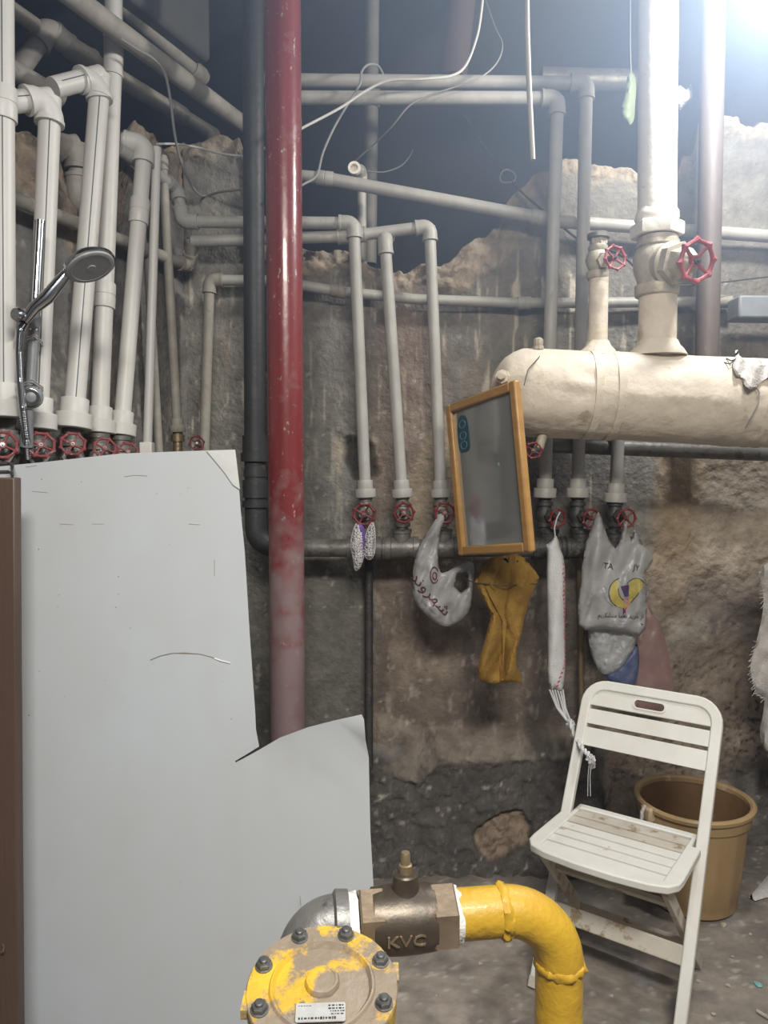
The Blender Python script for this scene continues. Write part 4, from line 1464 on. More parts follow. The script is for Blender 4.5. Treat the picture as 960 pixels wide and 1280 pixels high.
ot, skt = inflate('cloth_roll', smooth_poly(outt, 1), YT, .032, MT['whitecloth'], tw, [], 3, .004, 9, 11, fold=lambda x, y: .004 * np.sin(x / 3.5 + y / 24), seed=25)
mbs = MB()
for k in range(30):
    yy = 706 + k * 5.4
    xx = 704.5 + 1.2 * math.sin(yy / 40) - max(0, (yy - 830) / 3.2)
    p = P(xx, yy, skt(xx, yy) - .001)
    mbs.box(p, (.6, 0, .5), (0, 1, 0), (-.5, 0, .6), .010, .003, .004)
mbs.build('red_stitching', MT['redstitch'], tw)
MB().tube([P(694, 671, 2.63), P(693, 660, 2.64), P(696, 648, 2.66), P(700, 640, 2.665)], .0022, 6).build('loop', MT['whitecloth'], tw)
kn = P(713, 906, 2.48)
for k in range(6):
    a = P(687 + k * 3.3, 862, YT(0, 862))
    mid = P(697 + k * 2.2 + random.uniform(-2, 2), 885, 2.53)
    MB().tube([a, mid, kn + Vector((random.uniform(-.006, .006), 0, random.uniform(-.01, .01)))], .0032, 6).build('tassel', MT['whitecloth'], tw)
for a_ in range(2):
    pts = []
    K = [P(712, 900, 2.48), P(719, 920, 2.40), P(728, 936, 2.30), P(737, 944, 2.275), P(741, 952, 2.29), P(741, 960, 2.33)]
    for i in range(len(K) - 1):
        for j in range(8):
            q = K[i].lerp(K[i + 1], j / 8)
            w_ = (i * 8 + j) * .9 + a_ * math.pi
            pts.append(q + Vector((math.cos(w_) * .004, 0, math.sin(w_) * .004)))
    MB().tube(pts, .0052, 7).build('twisted_cord', MT['whitecloth'], tw)
for q in (P(738, 948, 2.27), P(713, 904, 2.475)):
    MB().tube([q + Vector((math.cos(i * 2.399) * .012, -.004 + math.sin(i * 1.7) * .006, math.sin(i * 2.399) * .012)) for i in range(16)], .0045, 6).build('knot', MT['whitecloth'], tw)
for dx in (-1, 1.5):
    MB().tube([P(738 + dx, 950, 2.27), P(736 + dx, 970, 2.275), P(736 + dx * 1.4, 995, 2.28)], .0012, 5).build('loose_thread', MT['whitecloth'], tw)

# purple cloth and white netting on the first wheel
nt2 = thing('netting', 'purple cloth in white netting slung over the leftmost wall valve wheel', 'cloth', P(452, 712, 2.62))
inflate('purple_cloth', smooth_poly([(446, 652), (454, 654), (458, 672), (456, 694), (451, 704), (445, 690), (445, 668)], 2), 2.636, .014, MT['purple'], nt2, [], 3, .004, 6, 6, seed=31)


def net(outline, Y, depth, seed):
    v2, tris, loops = triangulate(smooth_poly(outline, 1), [], 3.6)
    x, y = np.array([v[0] for v in v2]), np.array([v[1] for v in v2])
    d = bdist(x, y, loops)
    e = np.clip(d / 7, 0, 1)
    h = np.sqrt(1 - (1 - e) ** 2)
    yy = Y - depth * h + .01 * (fbm(x / 6, y / 6, 3, seed) - .5)
    pts = [P(a, b, c) for a, b, c in zip(x, y, yy)]
    es = set()
    for t in tris:
        for k in range(3):
            es.add(tuple(sorted((t[k], t[(k + 1) % 3]))))
    mb = MB()
    for a, b in es:
        mb.tube([pts[a], pts[b]], .0018, 4, cap=False)
    o = mb.build('net_lobe', MT['net'], nt2)
    return o


net([(446, 652), (441, 664), (438, 680), (442, 700), (444, 714), (449, 711), (454, 700), (456, 680), (453, 662)], 2.635, .024, 3)
net([(458, 664), (466, 650), (469, 664), (469, 690), (464, 700), (457, 698), (455, 684)], 2.635, .026, 5)

# torn rag at the right edge
rg = thing('hanging_rag', 'frayed off-white rag hanging on the wall at the right picture edge', 'rag', P(955, 940, 2.5))
outr = [(962, 702), (953, 708), (950, 725), (955, 745), (953, 770), (946, 800), (937, 832), (940, 850), (944, 866), (950, 868), (956, 872), (954, 892), (949, 915), (952, 932), (965, 955), (1010, 950), (1015, 850), (1010, 700)]
inflate('rag_cloth', smooth_poly(outr, 1), 2.6, .02, MT['rag'], rg, [], 5, .012, 14, 12, fold=lambda x, y: .018 * np.sin(x / 8 + y / 40), seed=35, ang=50, ridge=.008)
mb = MB()
for (xa, ya), (xb, yb), n in (((951, 710), (954, 760), 12), ((945, 802), (937, 832), 10), ((937, 832), (944, 866), 12), ((944, 867), (956, 873), 8)):
    for k in range(n):
        t = (k + random.random()) / n
        x, y = xa + (xb - xa) * t, ya + (yb - ya) * t
        mb.tube([P(x + 1.5, y, 2.59), P(x - random.uniform(1.5, 4.5), y + random.uniform(-1, 6), 2.585)], .0012, 4)
mb.build('frayed_edge', MT['rag'], rg)
# crumpled torn lagging wrap lying on the header
tr = thing('torn_wrap', 'crumpled torn white wrap lying over the header top at right', 'wrap', P(935, 470, 2.33))
inflate('wrap_sheet', [(915, 452), (919, 446), (919, 438), (922, 437), (924, 444), (930, 449), (934, 455), (945, 453), (960, 456), (985, 458), (985, 470), (962, 470), (952, 478), (946, 485), (938, 487), (931, 482), (927, 474), (921, 470), (917, 462)],
        lambda x, y: 2.385 - (y - 440) / 45 * .09, .012, MT['rag'], tr, [], 3, .012, 8, 5, fold=lambda x, y: .014 * np.sin(x / 4 + y / 9), seed=37, ang=40)
MB().tube([P(908, 448, 2.40), P(914, 451, 2.36), P(920, 449, 2.36), P(912, 455, 2.35), P(905, 453, 2.38)], .0022, 6).build('wire_end', MT['wiredark'], tr)
MB().tube([P(944, 482, 2.30), P(949, 490, 2.30), P(948, 505, 2.295), P(940, 520, 2.30), P(932, 535, 2.32)], .002, 6).build('string', MT['wiregrey'], tr)
gb = thing('green_bag', 'small limp pale green bag hanging left of the white riser top', 'bag', P(786, 152, 2.7))
inflate('bag_film', smooth_poly([(786, 90), (793, 90), (796, 108), (794, 130), (793, 150), (788, 157), (783, 152), (776, 147), (777, 134), (782, 118), (783, 100)], 2), 2.95, .02, MT['greenbag'], gb, [], 4, .008, 8, 7, seed=39)
MB().tube([P(789, 92, 2.7), P(788, 60, 2.72), P(788, -60, 2.75)], .0015, 5).build('hanging_string', MT['wiregrey'], gb)
cr = thing('crumpled_film', 'crumpled whitish film stuck on the wall crest right of the white riser', 'film', P(852, 130, 2.8))
inflate('film', [(842, 112), (850, 106), (858, 112), (864, 104), (866, 122), (858, 130), (850, 138), (843, 134)], 2.8, .03, MT['bag'], cr, [], 4, .02, 6, 6, seed=41)

# ------------------------------------------------------------------ mirror hung askew on the header
mr_ = thing('mirror', 'wood framed mirror with a teal sticker, hung turned and askew before the header', 'mirror', P(612, 694, 2.38))
TL, TR_, BR, BL = P(567, 507, 2.55), P(653, 471, 2.215), P(660, 691, 2.215), P(569, 693, 2.55)
ux = ((TR_ - TL) + (BR - BL)).normalized()
uy = ((BL - TL) + (BR - TR_)).normalized()
uy = (uy - ux * uy.dot(ux)).normalized()
un = ux.cross(uy).normalized()
if un.y > 0:
    un = -un                      # front face of the mirror, towards the viewer's left
cm_ = (TL + TR_ + BR + BL) / 4
mw = ((TR_ - TL).length + (BR - BL).length) / 2
mh = ((BL - TL).length + (BR - TR_).length) / 2
fr, ft = .030, .026
for s in (-1, 1):
    q = MB().box(cm_ + ux * s * (mw / 2 - fr / 2), ux, uy, un, fr, mh, ft)
    q.build('frame_stile', MT['wood'], mr_, bevel=.006)
    q = MB().box(cm_ + uy * s * (mh / 2 - fr / 2), ux, uy, un, mw - 2 * fr + .004, fr, ft)
    q.build('frame_rail', MT['wood'], mr_, bevel=.006)
MB().box(cm_ - un * .004, ux, uy, un, mw - 2 * fr + .01, mh - 2 * fr + .01, .005).build('mirror_glass', MT['mirror'], mr_, smooth=False)
MB().box(cm_ - un * .011, ux, uy, un, mw - .02, mh - .02, .005).build('backing_board', MT['brownboard'], mr_, smooth=False)
sc_ = cm_ - ux * (mw / 2 - fr - .047) - uy * (mh / 2 - fr - .078)
MB().plate(smooth_poly([(-.032, -.06), (.032, -.06), (.034, .05), (.02, .064), (-.02, .064), (-.034, .05)], 2), [], lambda x, y, s: sc_ + ux * x + uy * y + un * (-.0005 + s), .0012).build('sticker', MT['teal'], mr_, smooth=False)
for r_, dy in ((.018, -.03), (.018, .008), (.018, .04)):
    MB().tube([sc_ + ux * math.cos(i / 16 * 6.283) * r_ + uy * (dy + math.sin(i / 16 * 6.283) * r_ * .7) + un * .001 for i in range(16)], .0011, 4, closed=True).build('sticker_print', MT['tealpale'], mr_)
MB().tube([TR_ - ux * .02 + uy * .02 + un * -.02, P(660, 462, 2.27), P(676, 444, 2.37), P(684, 440, 2.44)], .0016, 6).build('hanging_wire', MT['wiredark'], mr_)
sm_ = cm_ + ux * .06 - uy * .02
MB().lathe(sm_ + un * -.0012, un, [(0, .007), (.0006, .006)], 12).build('glass_speck', MT['tealpale'], mr_)

# ------------------------------------------------------------------ folding chair
CO = Vector((.600, 1.975, .004))
CLAT = Vector((.815, -.580, 0)).normalized()
CBK = Vector((.580, .815, 0)).normalized()


def CH(x, y, z):
    return CO + CLAT * x + CBK * y + Vector((0, 0, z))


ch = thing('folding_chair', 'white plastic folding chair with slatted seat and hand slot in its back', 'chair', CO)
SL = Vector((0, .43, .80))
sl_len = SL.length
sq = (CBK * .43 + Vector((0, 0, .80))).normalized()
sn = CLAT.cross(sq).normalized()          # normal of the back frame


def BF(x, w, o=0):
    return CO + CLAT * x + sq * w + sn * o


HW, TOPW = .200, .905
pts = [BF(-HW, 0), BF(-HW, .3), BF(-HW, .6)] + [BF(-HW + .062 * (1 - math.cos(a)), TOPW - .062 + .062 * math.sin(a)) for a in np.linspace(0, math.pi / 2, 7)] \
    + [BF(0, TOPW)] + [BF(HW - .062 + .062 * math.sin(a), TOPW - .062 + .062 * math.cos(a)) for a in np.linspace(0, math.pi / 2, 7)] + [BF(HW, .6), BF(HW, .3), BF(HW, 0)]
MB().strip(pts, sn, .032, .024).build('back_frame', MT['chair'], ch, bevel=.004)


def rrect(x0, x1, y0, y1, r, n=4):
    out = []
    for cx, cy, a in ((x1 - r, y1 - r, 0), (x0 + r, y1 - r, 90), (x0 + r, y0 + r, 180), (x1 - r, y0 + r, 270)):
        for k in range(n + 1):
            t = R(a + 90 * k / n)
            out.append((cx + r * math.cos(t), cy + r * math.sin(t)))
    return out


IW = HW - .014


def bplate(outline, holes=()):
    return MB().plate(outline, holes, lambda x, w, s: BF(x, w, s - .006), .012)


top_slat = [(-IW, .836), (IW, .836), (IW, .86), (IW - .02, .886), (IW - .05, .893), (-IW + .05, .893), (-IW + .02, .886), (-IW, .86)]
bplate(top_slat, [rrect(-.046, .046, .853, .877, .0115)]).build('back_slat', MT['chair'], ch, bevel=.002)
gr = MB()
gr.plate(rrect(-.052, .052, .848, .882, .0165), [rrect(-.046, .046, .853, .877, .0115)], lambda x, w, s: BF(x, w, s - .009), .018)
gr.build('hand_slot_rim', MT['chair'], ch)
for w0, w1 in ((.776, .824), (.706, .764)):
    bplate([(-IW, w0), (IW, w0), (IW, w1), (-IW, w1)]).build('back_slat', MT['chair'], ch, bevel=.002)
MB().strip([BF(-IW, .215), BF(IW, .215)], sn, .05, .016).build('front_crossbar', MT['chair_dirty'], ch, bevel=.003)


def SEAT(x, y, s):
    return CH(x, y, .452 - .035 * (y - .1) + s - .02)


so = [(-.178, .292), (-.178, .205), (-.205, .200), (-.208, .0), (-.205, -.035), (-.185, -.066), (-.14, -.083), (-.05, -.093), (.05, -.093), (.14, -.083), (.185, -.066), (.205, -.035), (.208, .0), (.205, .200), (.178, .205), (.178, .292)]
MB().plate(so, [rrect(-.165, .165, -.045, .262, .008)], SEAT, .022).build('seat_frame', MT['chair'], ch, bevel=.004)
n_sl = 6
for k in range(n_sl):
    y0 = -.045 + .307 / n_sl * k
    y1 = y0 + .307 / n_sl - .009
    MB().plate([(-.17, y0), (.17, y0), (.17, y1), (-.17, y1)], [], lambda x, y, s: SEAT(x, y, s + .004), .012).build('seat_slat', MT['chair_dirty'] if k >= n_sl - 2 else MT['chair'], ch, bevel=.002)
ru = (CBK * .40 + Vector((0, 0, -.43))).normalized()
for s in (-1, 1):
    MB().strip([CH(s * .168, -.02, .425), CH(s * .168, .385, 0)], CLAT, .034, .018).build('rear_leg', MT['chair_dirty'], ch, bevel=.003)
    MB().cyl(CH(s * .16, .225, .42), CH(s * .205, .225, .42), .008, 10).build('pivot', MT['bolt'], ch)
    MB().strip([BF(s * HW, -.002), BF(s * HW, .03)], sn, .034, .027).build('foot_cap', MT['chair_dirty'], ch, bevel=.003)
MB().strip([CH(-.168, .27, .125), CH(.168, .27, .125)], ru.cross(CLAT), .04, .014).build('rear_crossbar', MT['chair_dirty'], ch, bevel=.003)
MB().strip([CH(-.168, .06, .345), CH(.168, .06, .345)], ru.cross(CLAT), .03, .014).build('rear_crossbar', MT['chair_dirty'], ch, bevel=.003)

# ------------------------------------------------------------------ bucket
bk = thing('bucket', 'scuffed amber plastic bucket on the floor behind the folding chair', 'bucket', (1.085, 2.555, 0))
bc_ = Vector((1.085, 2.555, .004))
flute = lambda t, g: .0022 * math.cos(g * 14) * (1 if .02 < t < .30 else 0)
MB().lathe(bc_, (0, 0, 1), [(0, .138), (.004, .146), (.012, .148), (.03, .148), (.034, .150), (.12, .160), (.22, .170), (.305, .179), (.307, .186), (.325, .188), (.345, .190)], 72, 0, flute, False).build('bucket_wall', MT['bucket'], bk)
q = MB()
q.lathe(bc_, (0, 0, 1), [(.342, .178), (.356, .180), (.362, .187), (.362, .196), (.356, .201), (.345, .200), (.343, .190)], 56, 0, lambda t, g: .003 * math.sin(g * 3), False)
q.build('rim', MT['bucket'], bk)
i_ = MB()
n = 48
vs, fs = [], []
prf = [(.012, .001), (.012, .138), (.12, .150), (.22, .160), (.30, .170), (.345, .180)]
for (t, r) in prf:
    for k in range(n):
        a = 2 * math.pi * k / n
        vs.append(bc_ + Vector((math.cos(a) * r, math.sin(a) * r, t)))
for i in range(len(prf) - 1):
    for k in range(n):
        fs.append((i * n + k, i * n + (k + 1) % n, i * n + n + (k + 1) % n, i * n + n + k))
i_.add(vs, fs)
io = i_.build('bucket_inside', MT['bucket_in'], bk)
ea = Vector((-.93, -.36, 0)).normalized()
eh = bc_ + ea * .196 + Vector((0, 0, .335))
MB().box(eh, ea, ea.cross(Vector((0, 0, 1))), (0, 0, 1), .03, .05, .05).build('handle_lug', MT['bucket'], bk, bevel=.008)
MB().tube([eh + ea * .012 + Vector((0, 0, .03)), eh + ea * .026 + Vector((0, 0, .01)), eh + ea * .028 + Vector((0, 0, -.03)), eh + ea * .02 + Vector((.0, 0, -.055)), eh + ea * .006 + Vector((0, 0, -.04))], .006, 7).build('string_handle', MT['rag'], bk)

# ------------------------------------------------------------------ boards at the left
bd = thing('board', 'large pale grey white board with torn right edge standing upright at left', 'board', P(230, 1400, 1.62))


def BY(px):
    return 1.62 - (px - 230) * .00012


outb = [(-40, 586), (0, 583), (60, 577), (150, 567), (230, 564), (293, 562), (295, 580), (297, 600), (299, 612), (301, 640), (306, 690), (312, 790), (319, 890), (320, 912), (324, 933), (308, 943), (294, 951.2), (294.5, 953.2), (309, 945.5),
        (326, 936), (350, 922), (385, 909), (420, 900), (452, 893), (455, 899), (457, 925), (461, 947), (461.5, 975), (463, 1040), (467, 1110), (469, 1180), (472, 1300), (475, 1424), (-40, 1424)]


def bfn(x, y, s):
    y2 = min(y, 1424)
    fold = .06 * max(0, (x - 298) / 170) ** 1.0 * (1 if y > 930 else 0)     # lower flap leans back a little past the crease
    p = P(x, y2, BY(x) + s + fold * .5)
    p.z = max(p.z, .006)
    return p


MB().plate(densify(outb, 30), [], bfn, .010).build('board_sheet', MT['board'], bd)
MB().plate([(258, 563.5), (294, 562), (300, 612), (291, 606), (280, 590)], [], lambda x, y, s: P(x, y, BY(x) + s - .0035), .003).build('corner_flap', MT['board_edge'], bd)
for k, w in ((0, .0022), (1, .0014)):
    MB().tube([P(x, y, BY(x) - .0008) for x, y in ((188, 825), (200, 820), (215, 816.5), (232, 816 + k), (250, 817.5), (264, 821), (276, 826 + k), (282, 828))], w * .5, 4).build('scuff', MT['pencil'], bd)
MB().tube([P(x, y, BY(x) - .0004) for x, y in ((268, 823), (276, 826), (288, 829))], .0022, 4).build('scuff', MT['board_edge'], bd)
for pts in (((155, 596), (168, 594), (184, 595)), ((40, 614), (60, 616)), ((75, 655), (92, 656)), ((115, 655), (130, 655)), ((32, 584), (46, 582)), ((268, 700), (268, 720)), ((236, 655), (250, 656)), ((375, 1120), (376, 1132))):
    MB().tube([P(x, y, BY(x) - .0003) for x, y in pts], .0006, 4).build('scuff', MT['pencil'], bd)
random.seed(11)
mbt = MB()
for k in range(26):
    x, y = random.uniform(25, 290), random.uniform(580, 900)
    mbt.lathe(P(x, y, BY(x) - .0004), (0, -1, 0), [(0, random.uniform(.0007, .0018)), (.0006, .0006)], 6)
mbt.build('speck', MT['pencil'], bd)
br = MB()
br.plate([(-60, 597), (18, 597), (19, 800), (21, 1060), (23, 1290), (24, 1440), (-60, 1440)], [], lambda x, y, s: Vector((P(x, min(y, 1440), 1.50).x, 1.50 + s, max(P(x, min(y, 1440), 1.50).z, .004))), .03)
tb_ = thing('brown_board', 'dark brown upright board at the left picture edge before the white one', 'board', P(-10, 1440, 1.5))
br.build('board_panel', MT['brownboard'], tb_, bevel=.003)
MB().tube([P(3, 1180, 1.497), P(5, 1184, 1.488), P(4, 1189, 1.486), P(1, 1190, 1.49)], .0014, 6).build('hook', MT['brass'], tb_)
ck = thing('metal_clip', 'dark metal clip bar over the white board top at the left picture edge', 'clip', P(0, 590, 1.58))
for y0 in (580.5, 591):
    MB().tube([P(-30, y0, 1.585), P(10, y0 - 1, 1.585), P(14, y0, 1.60), P(15, y0 + 1, 1.64)], .0042, 8).build('clip_bar', MT['iron'], ck)
MB().tube([P(-8, 580, 1.585), P(-8, 592, 1.585)], .0042, 8).build('clip_bar', MT['iron'], ck)

# ------------------------------------------------------------------ gas line in front
def T(px, py, t):
    d = ray(px, py)
    return EYE + d * t


corner = T(700, 1133, .965)
gx = thing('gas_line', 'yellow gas pipe bending down, joined by black ball valve to a round filter', 'gas pipe', (corner.x, corner.y, 0))
hd_ = T(400, 1155, .925) - corner
hd_.z = 0
hd_.normalize()
rg_ = .0312
bend = arc_pts(corner, -hd_, (0, 0, -1), .076, 14)
hstart = bend[0] + hd_ * .016
MB().tube(bend, [rg_ * 1.0] * len(bend), 32).build('pipe_bend', MT['gas'], gx)
MB().tube([bend[-1] - Vector((0, 0, (bend[-1].z - .0) * k / 6)) for k in range(7)], rg_ * .985, 32).build('pipe_upright', MT['gas'], gx)
hp = bend[0]
hl_ = .061
MB().tube([hp + hd_ * (hl_ * k / 3) for k in range(4)], rg_ * .985, 32).build('pipe_horizontal', MT['gas'], gx)
wob = lambda t, g: (float(fbm(g * 6, t * 120, 3, 77)) - .5) * .010
MB().lathe(hp - hd_ * .006, hd_, [(0, rg_), (.003, rg_ + .002), (.006, rg_ + .003), (.010, rg_ + .002), (.013, rg_)], 40, 0, wob).build('weld_seam', MT['gas'], gx)
MB().lathe(bend[-1] + Vector((0, 0, .006)), (0, 0, -1), [(0, rg_), (.003, rg_ + .002), (.006, rg_ + .0025), (.009, rg_ + .002), (.012, rg_)], 40, 0, wob).build('weld_seam', MT['gas'], gx)
# ball valve
va = hp + hd_ * (hl_ - .004)
MB().lathe(va, hd_, [(0, rg_ * .98), (.003, rg_ * 1.04), (.010, rg_ * 1.06), (.014, rg_ * .98)], 28, 0, wob).build('thread_tape', MT['tape'], gx)
bv = MB()
VL = .124
bv.lathe(va + hd_ * .012, hd_, [(.02, .030), (.022, .0385), (.030, .0395), (.045, .0405), (.062, .041), (.078, .0405), (.092, .0395), (.10, .0385), (.102, .030)], 36)
bvo = bv.build('ball_valve', MT['valvebody'], gx)
for t0 in (.008, .098):
    MB().lathe(va + hd_ * t0, hd_, [(0, .034), (0, .0395), (.002, .0415), (.029, .0415), (.031, .0395), (.031, .034)], 6, R(28)).build('valve_hexagon', MT['valvehex'], bvo) if False else None
for t0 in (.008, .098):
    hx = MB()
    hx.lathe(va + hd_ * t0, hd_, [(0, .034), (0, .0395), (.002, .0415), (.029, .0415), (.031, .0395), (.031, .034)], 6, R(30))
    ORG[bvo] = ORG[gx]
    hx.build('valve_hexagon', MT['valvehex'], bvo)
sc0 = va + hd_ * .070 + Vector((0, 0, .036))
MB().lathe(sc0, (0, 0, 1), [(0, .019), (.006, .0165), (.022, .0165), (.024, .0145), (.024, .008)], 22).build('stem_gland', MT['valvebody'], bvo)
MB().lathe(sc0 + Vector((0, 0, .022)), (0, 0, 1), [(0, .0085), (.012, .0085), (.013, .0062), (.026, .006), (.028, .005)], 12).build('stem', MT['brass'], bvo)
# raised lettering on the body
vs, fs = text_tris('KVC', .020)
side = hd_.cross(Vector((0, 0, 1))).normalized()
if side.y > 0:
    side = -side
mb = MB()
base = va + hd_ * .075
for (x, y) in vs:
    a_ = R(-4) + (y - .007) / .0412
    q = base - hd_ * (x * 1.25) + (side * math.cos(a_) + Vector((0, 0, 1)) * math.sin(a_)) * .0418
    mb.v.append(q)
mb.f = fs
lo_ = mb.build('raised_letters', MT['valvehex'], bvo, smooth=False)
sol = lo_.modifiers.new('relief', 'SOLIDIFY')
sol.thickness = .0025
sol.offset = 0
ea_ = va + hd_ * (VL + .006)
MB().lathe(ea_, hd_, [(0, .030), (.001, .0335), (.009, .0345), (.016, .033), (.017, .028)], 28, 0, wob).build('thread_tape', MT['tape'], gx)
# grey elbow turning forward and down into the filter
FN = Vector((.02, -.20, .98)).normalized()
fc_ = T(403, 1231, .815)
ec = ea_ + hd_ * .068
dn = Vector((.05, -.22, -1)).normalized()
el = MB()
eb = arc_pts(ec, hd_, dn, .040, 12)
el.tube([ea_ + hd_ * .012] + eb + [eb[-1] + dn * .035], [.033] + [.0345] * len(eb) + [.034], 28)
n0 = eb[-1] + dn * .02
el.tube(arc_pts(n0 + dn * .05, dn, (.05, -1, -.1), .03, 8) + [n0 + dn * .05 + Vector((.004, -.09, -.01))], .026, 20)
el.tube([n0, n0 + dn * .03], .026, 20)
el.lathe(ea_ + hd_ * .012, hd_, [(0, .030), (0, .0385), (.016, .0395), (.019, .035)], 28)
el.lathe(eb[-1] + dn * .006, dn, [(0, .034), (.003, .040), (.018, .040), (.02, .035)], 28)
el.build('elbow', MT['castgrey'], gx)
# filter housing
RF = .083
fu = Vector((1, 0, 0))
fu = (fu - FN * fu.dot(FN)).normalized()
fw_ = FN.cross(fu)
fh = MB()
fh.lathe(fc_, FN, [(-.19, .05), (-.18, .066), (-.10, .072), (-.05, .076), (-.032, .078), (-.030, RF * .985), (-.014, RF * .985), (-.012, RF * .93)], 56)
fho = fh.build('filter_body', MT['gas'], gx)
ORG[fho] = ORG[gx]
cv = MB()
cv.lathe(fc_, FN, [(-.012, RF * .9), (-.011, RF * .995), (-.002, RF), (0, RF * .985), (0, .0585), (.003, .0565), (.0035, .0545), (-.002, .051), (.001, .026), (.002, .0190), (.005, .0188), (.008, .0172), (.0085, .0146), (.0077, .0138), (.008, .001)], 64,
         0, lambda t, g: (float(fbm(g * 5, t * 80, 3, 88)) - .5) * .0016)
for s in (-1, 1):
    a = fc_ + (fu * s * math.cos(R(14)) - fw_ * -s * math.sin(R(14))) * RF - FN * .007
    cv.box(a, fu, fw_, FN, .007, .024, .012)
cvo = cv.build('filter_cover', MT['gascover'], gx)
for k in range(8):
    a = R(22.5 + 45 * k + 4)
    b0 = fc_ + (fu * math.cos(a) + fw_ * math.sin(a)) * .0712
    q = MB()
    q.lathe(b0, FN, [(-.001, .0100), (.0013, .0100), (.0016, .0085)], 16)
    q.lathe(b0, FN, [(.0013, .0075), (.0013, .0086), (.0065, .0086), (.0075, .0076), (.0075, .005)], 6, a)
    q.lathe(b0, FN, [(.007, .0048), (.0105, .0048), (.0115, .0038)], 12)
    q.build('bolt', MT['bolt'], gx)
np0 = fc_ + fu * .001 - fw_ * .036 + FN * .0022
pu = (fu * math.cos(R(3)) + fw_ * math.sin(R(3)))
pw = FN.cross(pu)
npl = MB().plate(rrect(-.026, .026, -.0110, .0110, .002), [], lambda x, y, s: np0 + pu * x + pw * y + FN * s, .0012).build('nameplate', MT['plateval'], gx, smooth=False)
ORG[npl] = ORG[gx]
mb = MB()
random.seed(5)
for (yy, x0, x1, h) in ((.0075, .008, .024, .0020), (.0075, -.024, -.012, .001), (.004, .008, .024, .0020), (.0008, .010, .024, .0016), (-.0025, .011, .024, .0016), (-.007, -.023, .015, .0032)):
    x = x0
    while x < x1:
        w = random.uniform(.0012, .003)
        q = np0 + pu * (x + w / 2) + pw * yy + FN * .00128
        mb.box(q, pu, pw, FN, w, h * random.uniform(.6, 1), .0001)
        x += w + random.uniform(.0006, .0016)
mb.build('plate_print', MT['ink'], npl, smooth=False)

# ------------------------------------------------------------------ hand shower tied to the left pipe
sh = thing('hand_shower', 'chrome hand shower on its rail, tied to a pipe with ribbed hose', 'shower', W(36, 500, .26))
r0, r1 = W(50, 279, .215), W(38, 497, .215)
MB().tube([r0, r0.lerp(r1, .62)], .0125, 18).build('slide_rail', MT['chrome'], sh)
MB().lathe(r0, r0 - r1, [(0, .0135), (.006, .0135), (.007, .010)], 18).build('rail_cap', MT['chrome'], sh)
MB().tube([r0.lerp(r1, .62), r1], .0135, 18).build('rail_sleeve', MT['greyplastic'], sh)
cl_ = W(37, 400, .235)
MB().lathe(cl_ + Vector((-.022, 0, .01)), Vector((1, -.15, -.35)), [(0, .016), (.004, .022), (.022, .023), (.045, .021), (.052, .014)], 20).build('holder', MT['greyplastic'], sh)
MB().lathe(W(25, 394, .27), Vector((-.4, -1, 0)), [(0, .018), (.01, .019), (.016, .015), (.018, .008)], 18).build('holder_knob', MT['chrome'], sh)
hc = W(113, 333, .41)
hn = Vector((.45, -.20, -.87)).normalized()
hmaj = Vector((1, 0, .34))
hmaj = (hmaj - hn * hmaj.dot(hn)).normalized()
ha1, hb1 = W(30, 402, .275), hc - hmaj * .056 - hn * .016
hm = ha1.lerp(hb1, .5) + Vector((0, 0, -.004))
MB().tube([ha1, ha1.lerp(hm, .5) + Vector((-.003, 0, .004)), hm, hm.lerp(hb1, .6), hb1, hb1 + (hb1 - hm) * .25], [.0115, .015, .0175, .0155, .0125, .013], 18).build('handle', MT['chrome'], sh)
hc = W(113, 333, .41)
hn = Vector((.45, -.20, -.87)).normalized()
q = MB()
q.lathe(hc - hn * .004, hn, [(-.028, .012), (-.022, .034), (-.012, .058), (-.004, .066), (.004, .0665), (.006, .064)], 40)
hdo = q.build('shower_head', MT['chrome'], sh)
ORG[hdo] = ORG[sh]
MB().lathe(hc - hn * .004, hn, [(.004, .062), (.009, .0605), (.0105, .057), (.0105, .050), (.0095, .049), (.0095, .012), (.0115, .011), (.0115, .002)], 40).build('spray_face', MT['sprayface'], hdo)
hps = [W(31, 403, .27), W(25, 412, .27), W(23.5, 440, .265), W(25, 475, .26), W(28, 510, .25), (W(33, 550, .23)), W(35, 575, .2)]
fine = []
for i in range(len(hps) - 1):
    for j in range(14):
        fine.append(hps[i].lerp(hps[i + 1], j / 14))
fine2 = []
for i in range(len(fine) - 1):
    fine2 += [fine[i], fine[i].lerp(fine[i + 1], .5)]
MB().tube(fine2, [.0105 if i % 2 == 0 else .0068 for i in range(len(fine2))], 12).build('ribbed_hose', MT['chrome'], sh)
fx_ = W(40, 497, .24)
MB().lathe(fx_, Vector((.35, -1, -.05)), [(-.03, .014), (-.01, .026), (.012, .029), (.016, .027), (.018, .020), (.024, .018), (.028, .006)], 26).build('rail_bracket', MT['greyplastic'], sh)
MB().lathe(fx_ + Vector((.0065, -.0186, 0)), Vector((.35, -1, -.05)), [(0, .024), (.004, .024), (.006, .021), (.006, .02)], 26).build('chrome_ring', MT['chrome'], sh)
MB().cyl(W(35, 512, .235), W(33, 558, .215), .013, 14, .018).build('hose_cone', MT['greyplastic'], sh)
for (xa, ya, xb, yb) in ((34, 421, 53, 428), (30, 478, 53, 484)):
    for k in (0, 3):
        MB().tube([W(xa, ya + k, .22), W((xa + xb) / 2, ya + k - 3, .24), W(xb, yb + k, .20), W(xb + 1, yb + k + 2, .12), W((xa + xb) / 2, yb + k + 2, .09), W(xa - 1, ya + k + 1, .12)], .0022, 6, closed=True).build('cable_tie', MT['wirewhite'], sh)


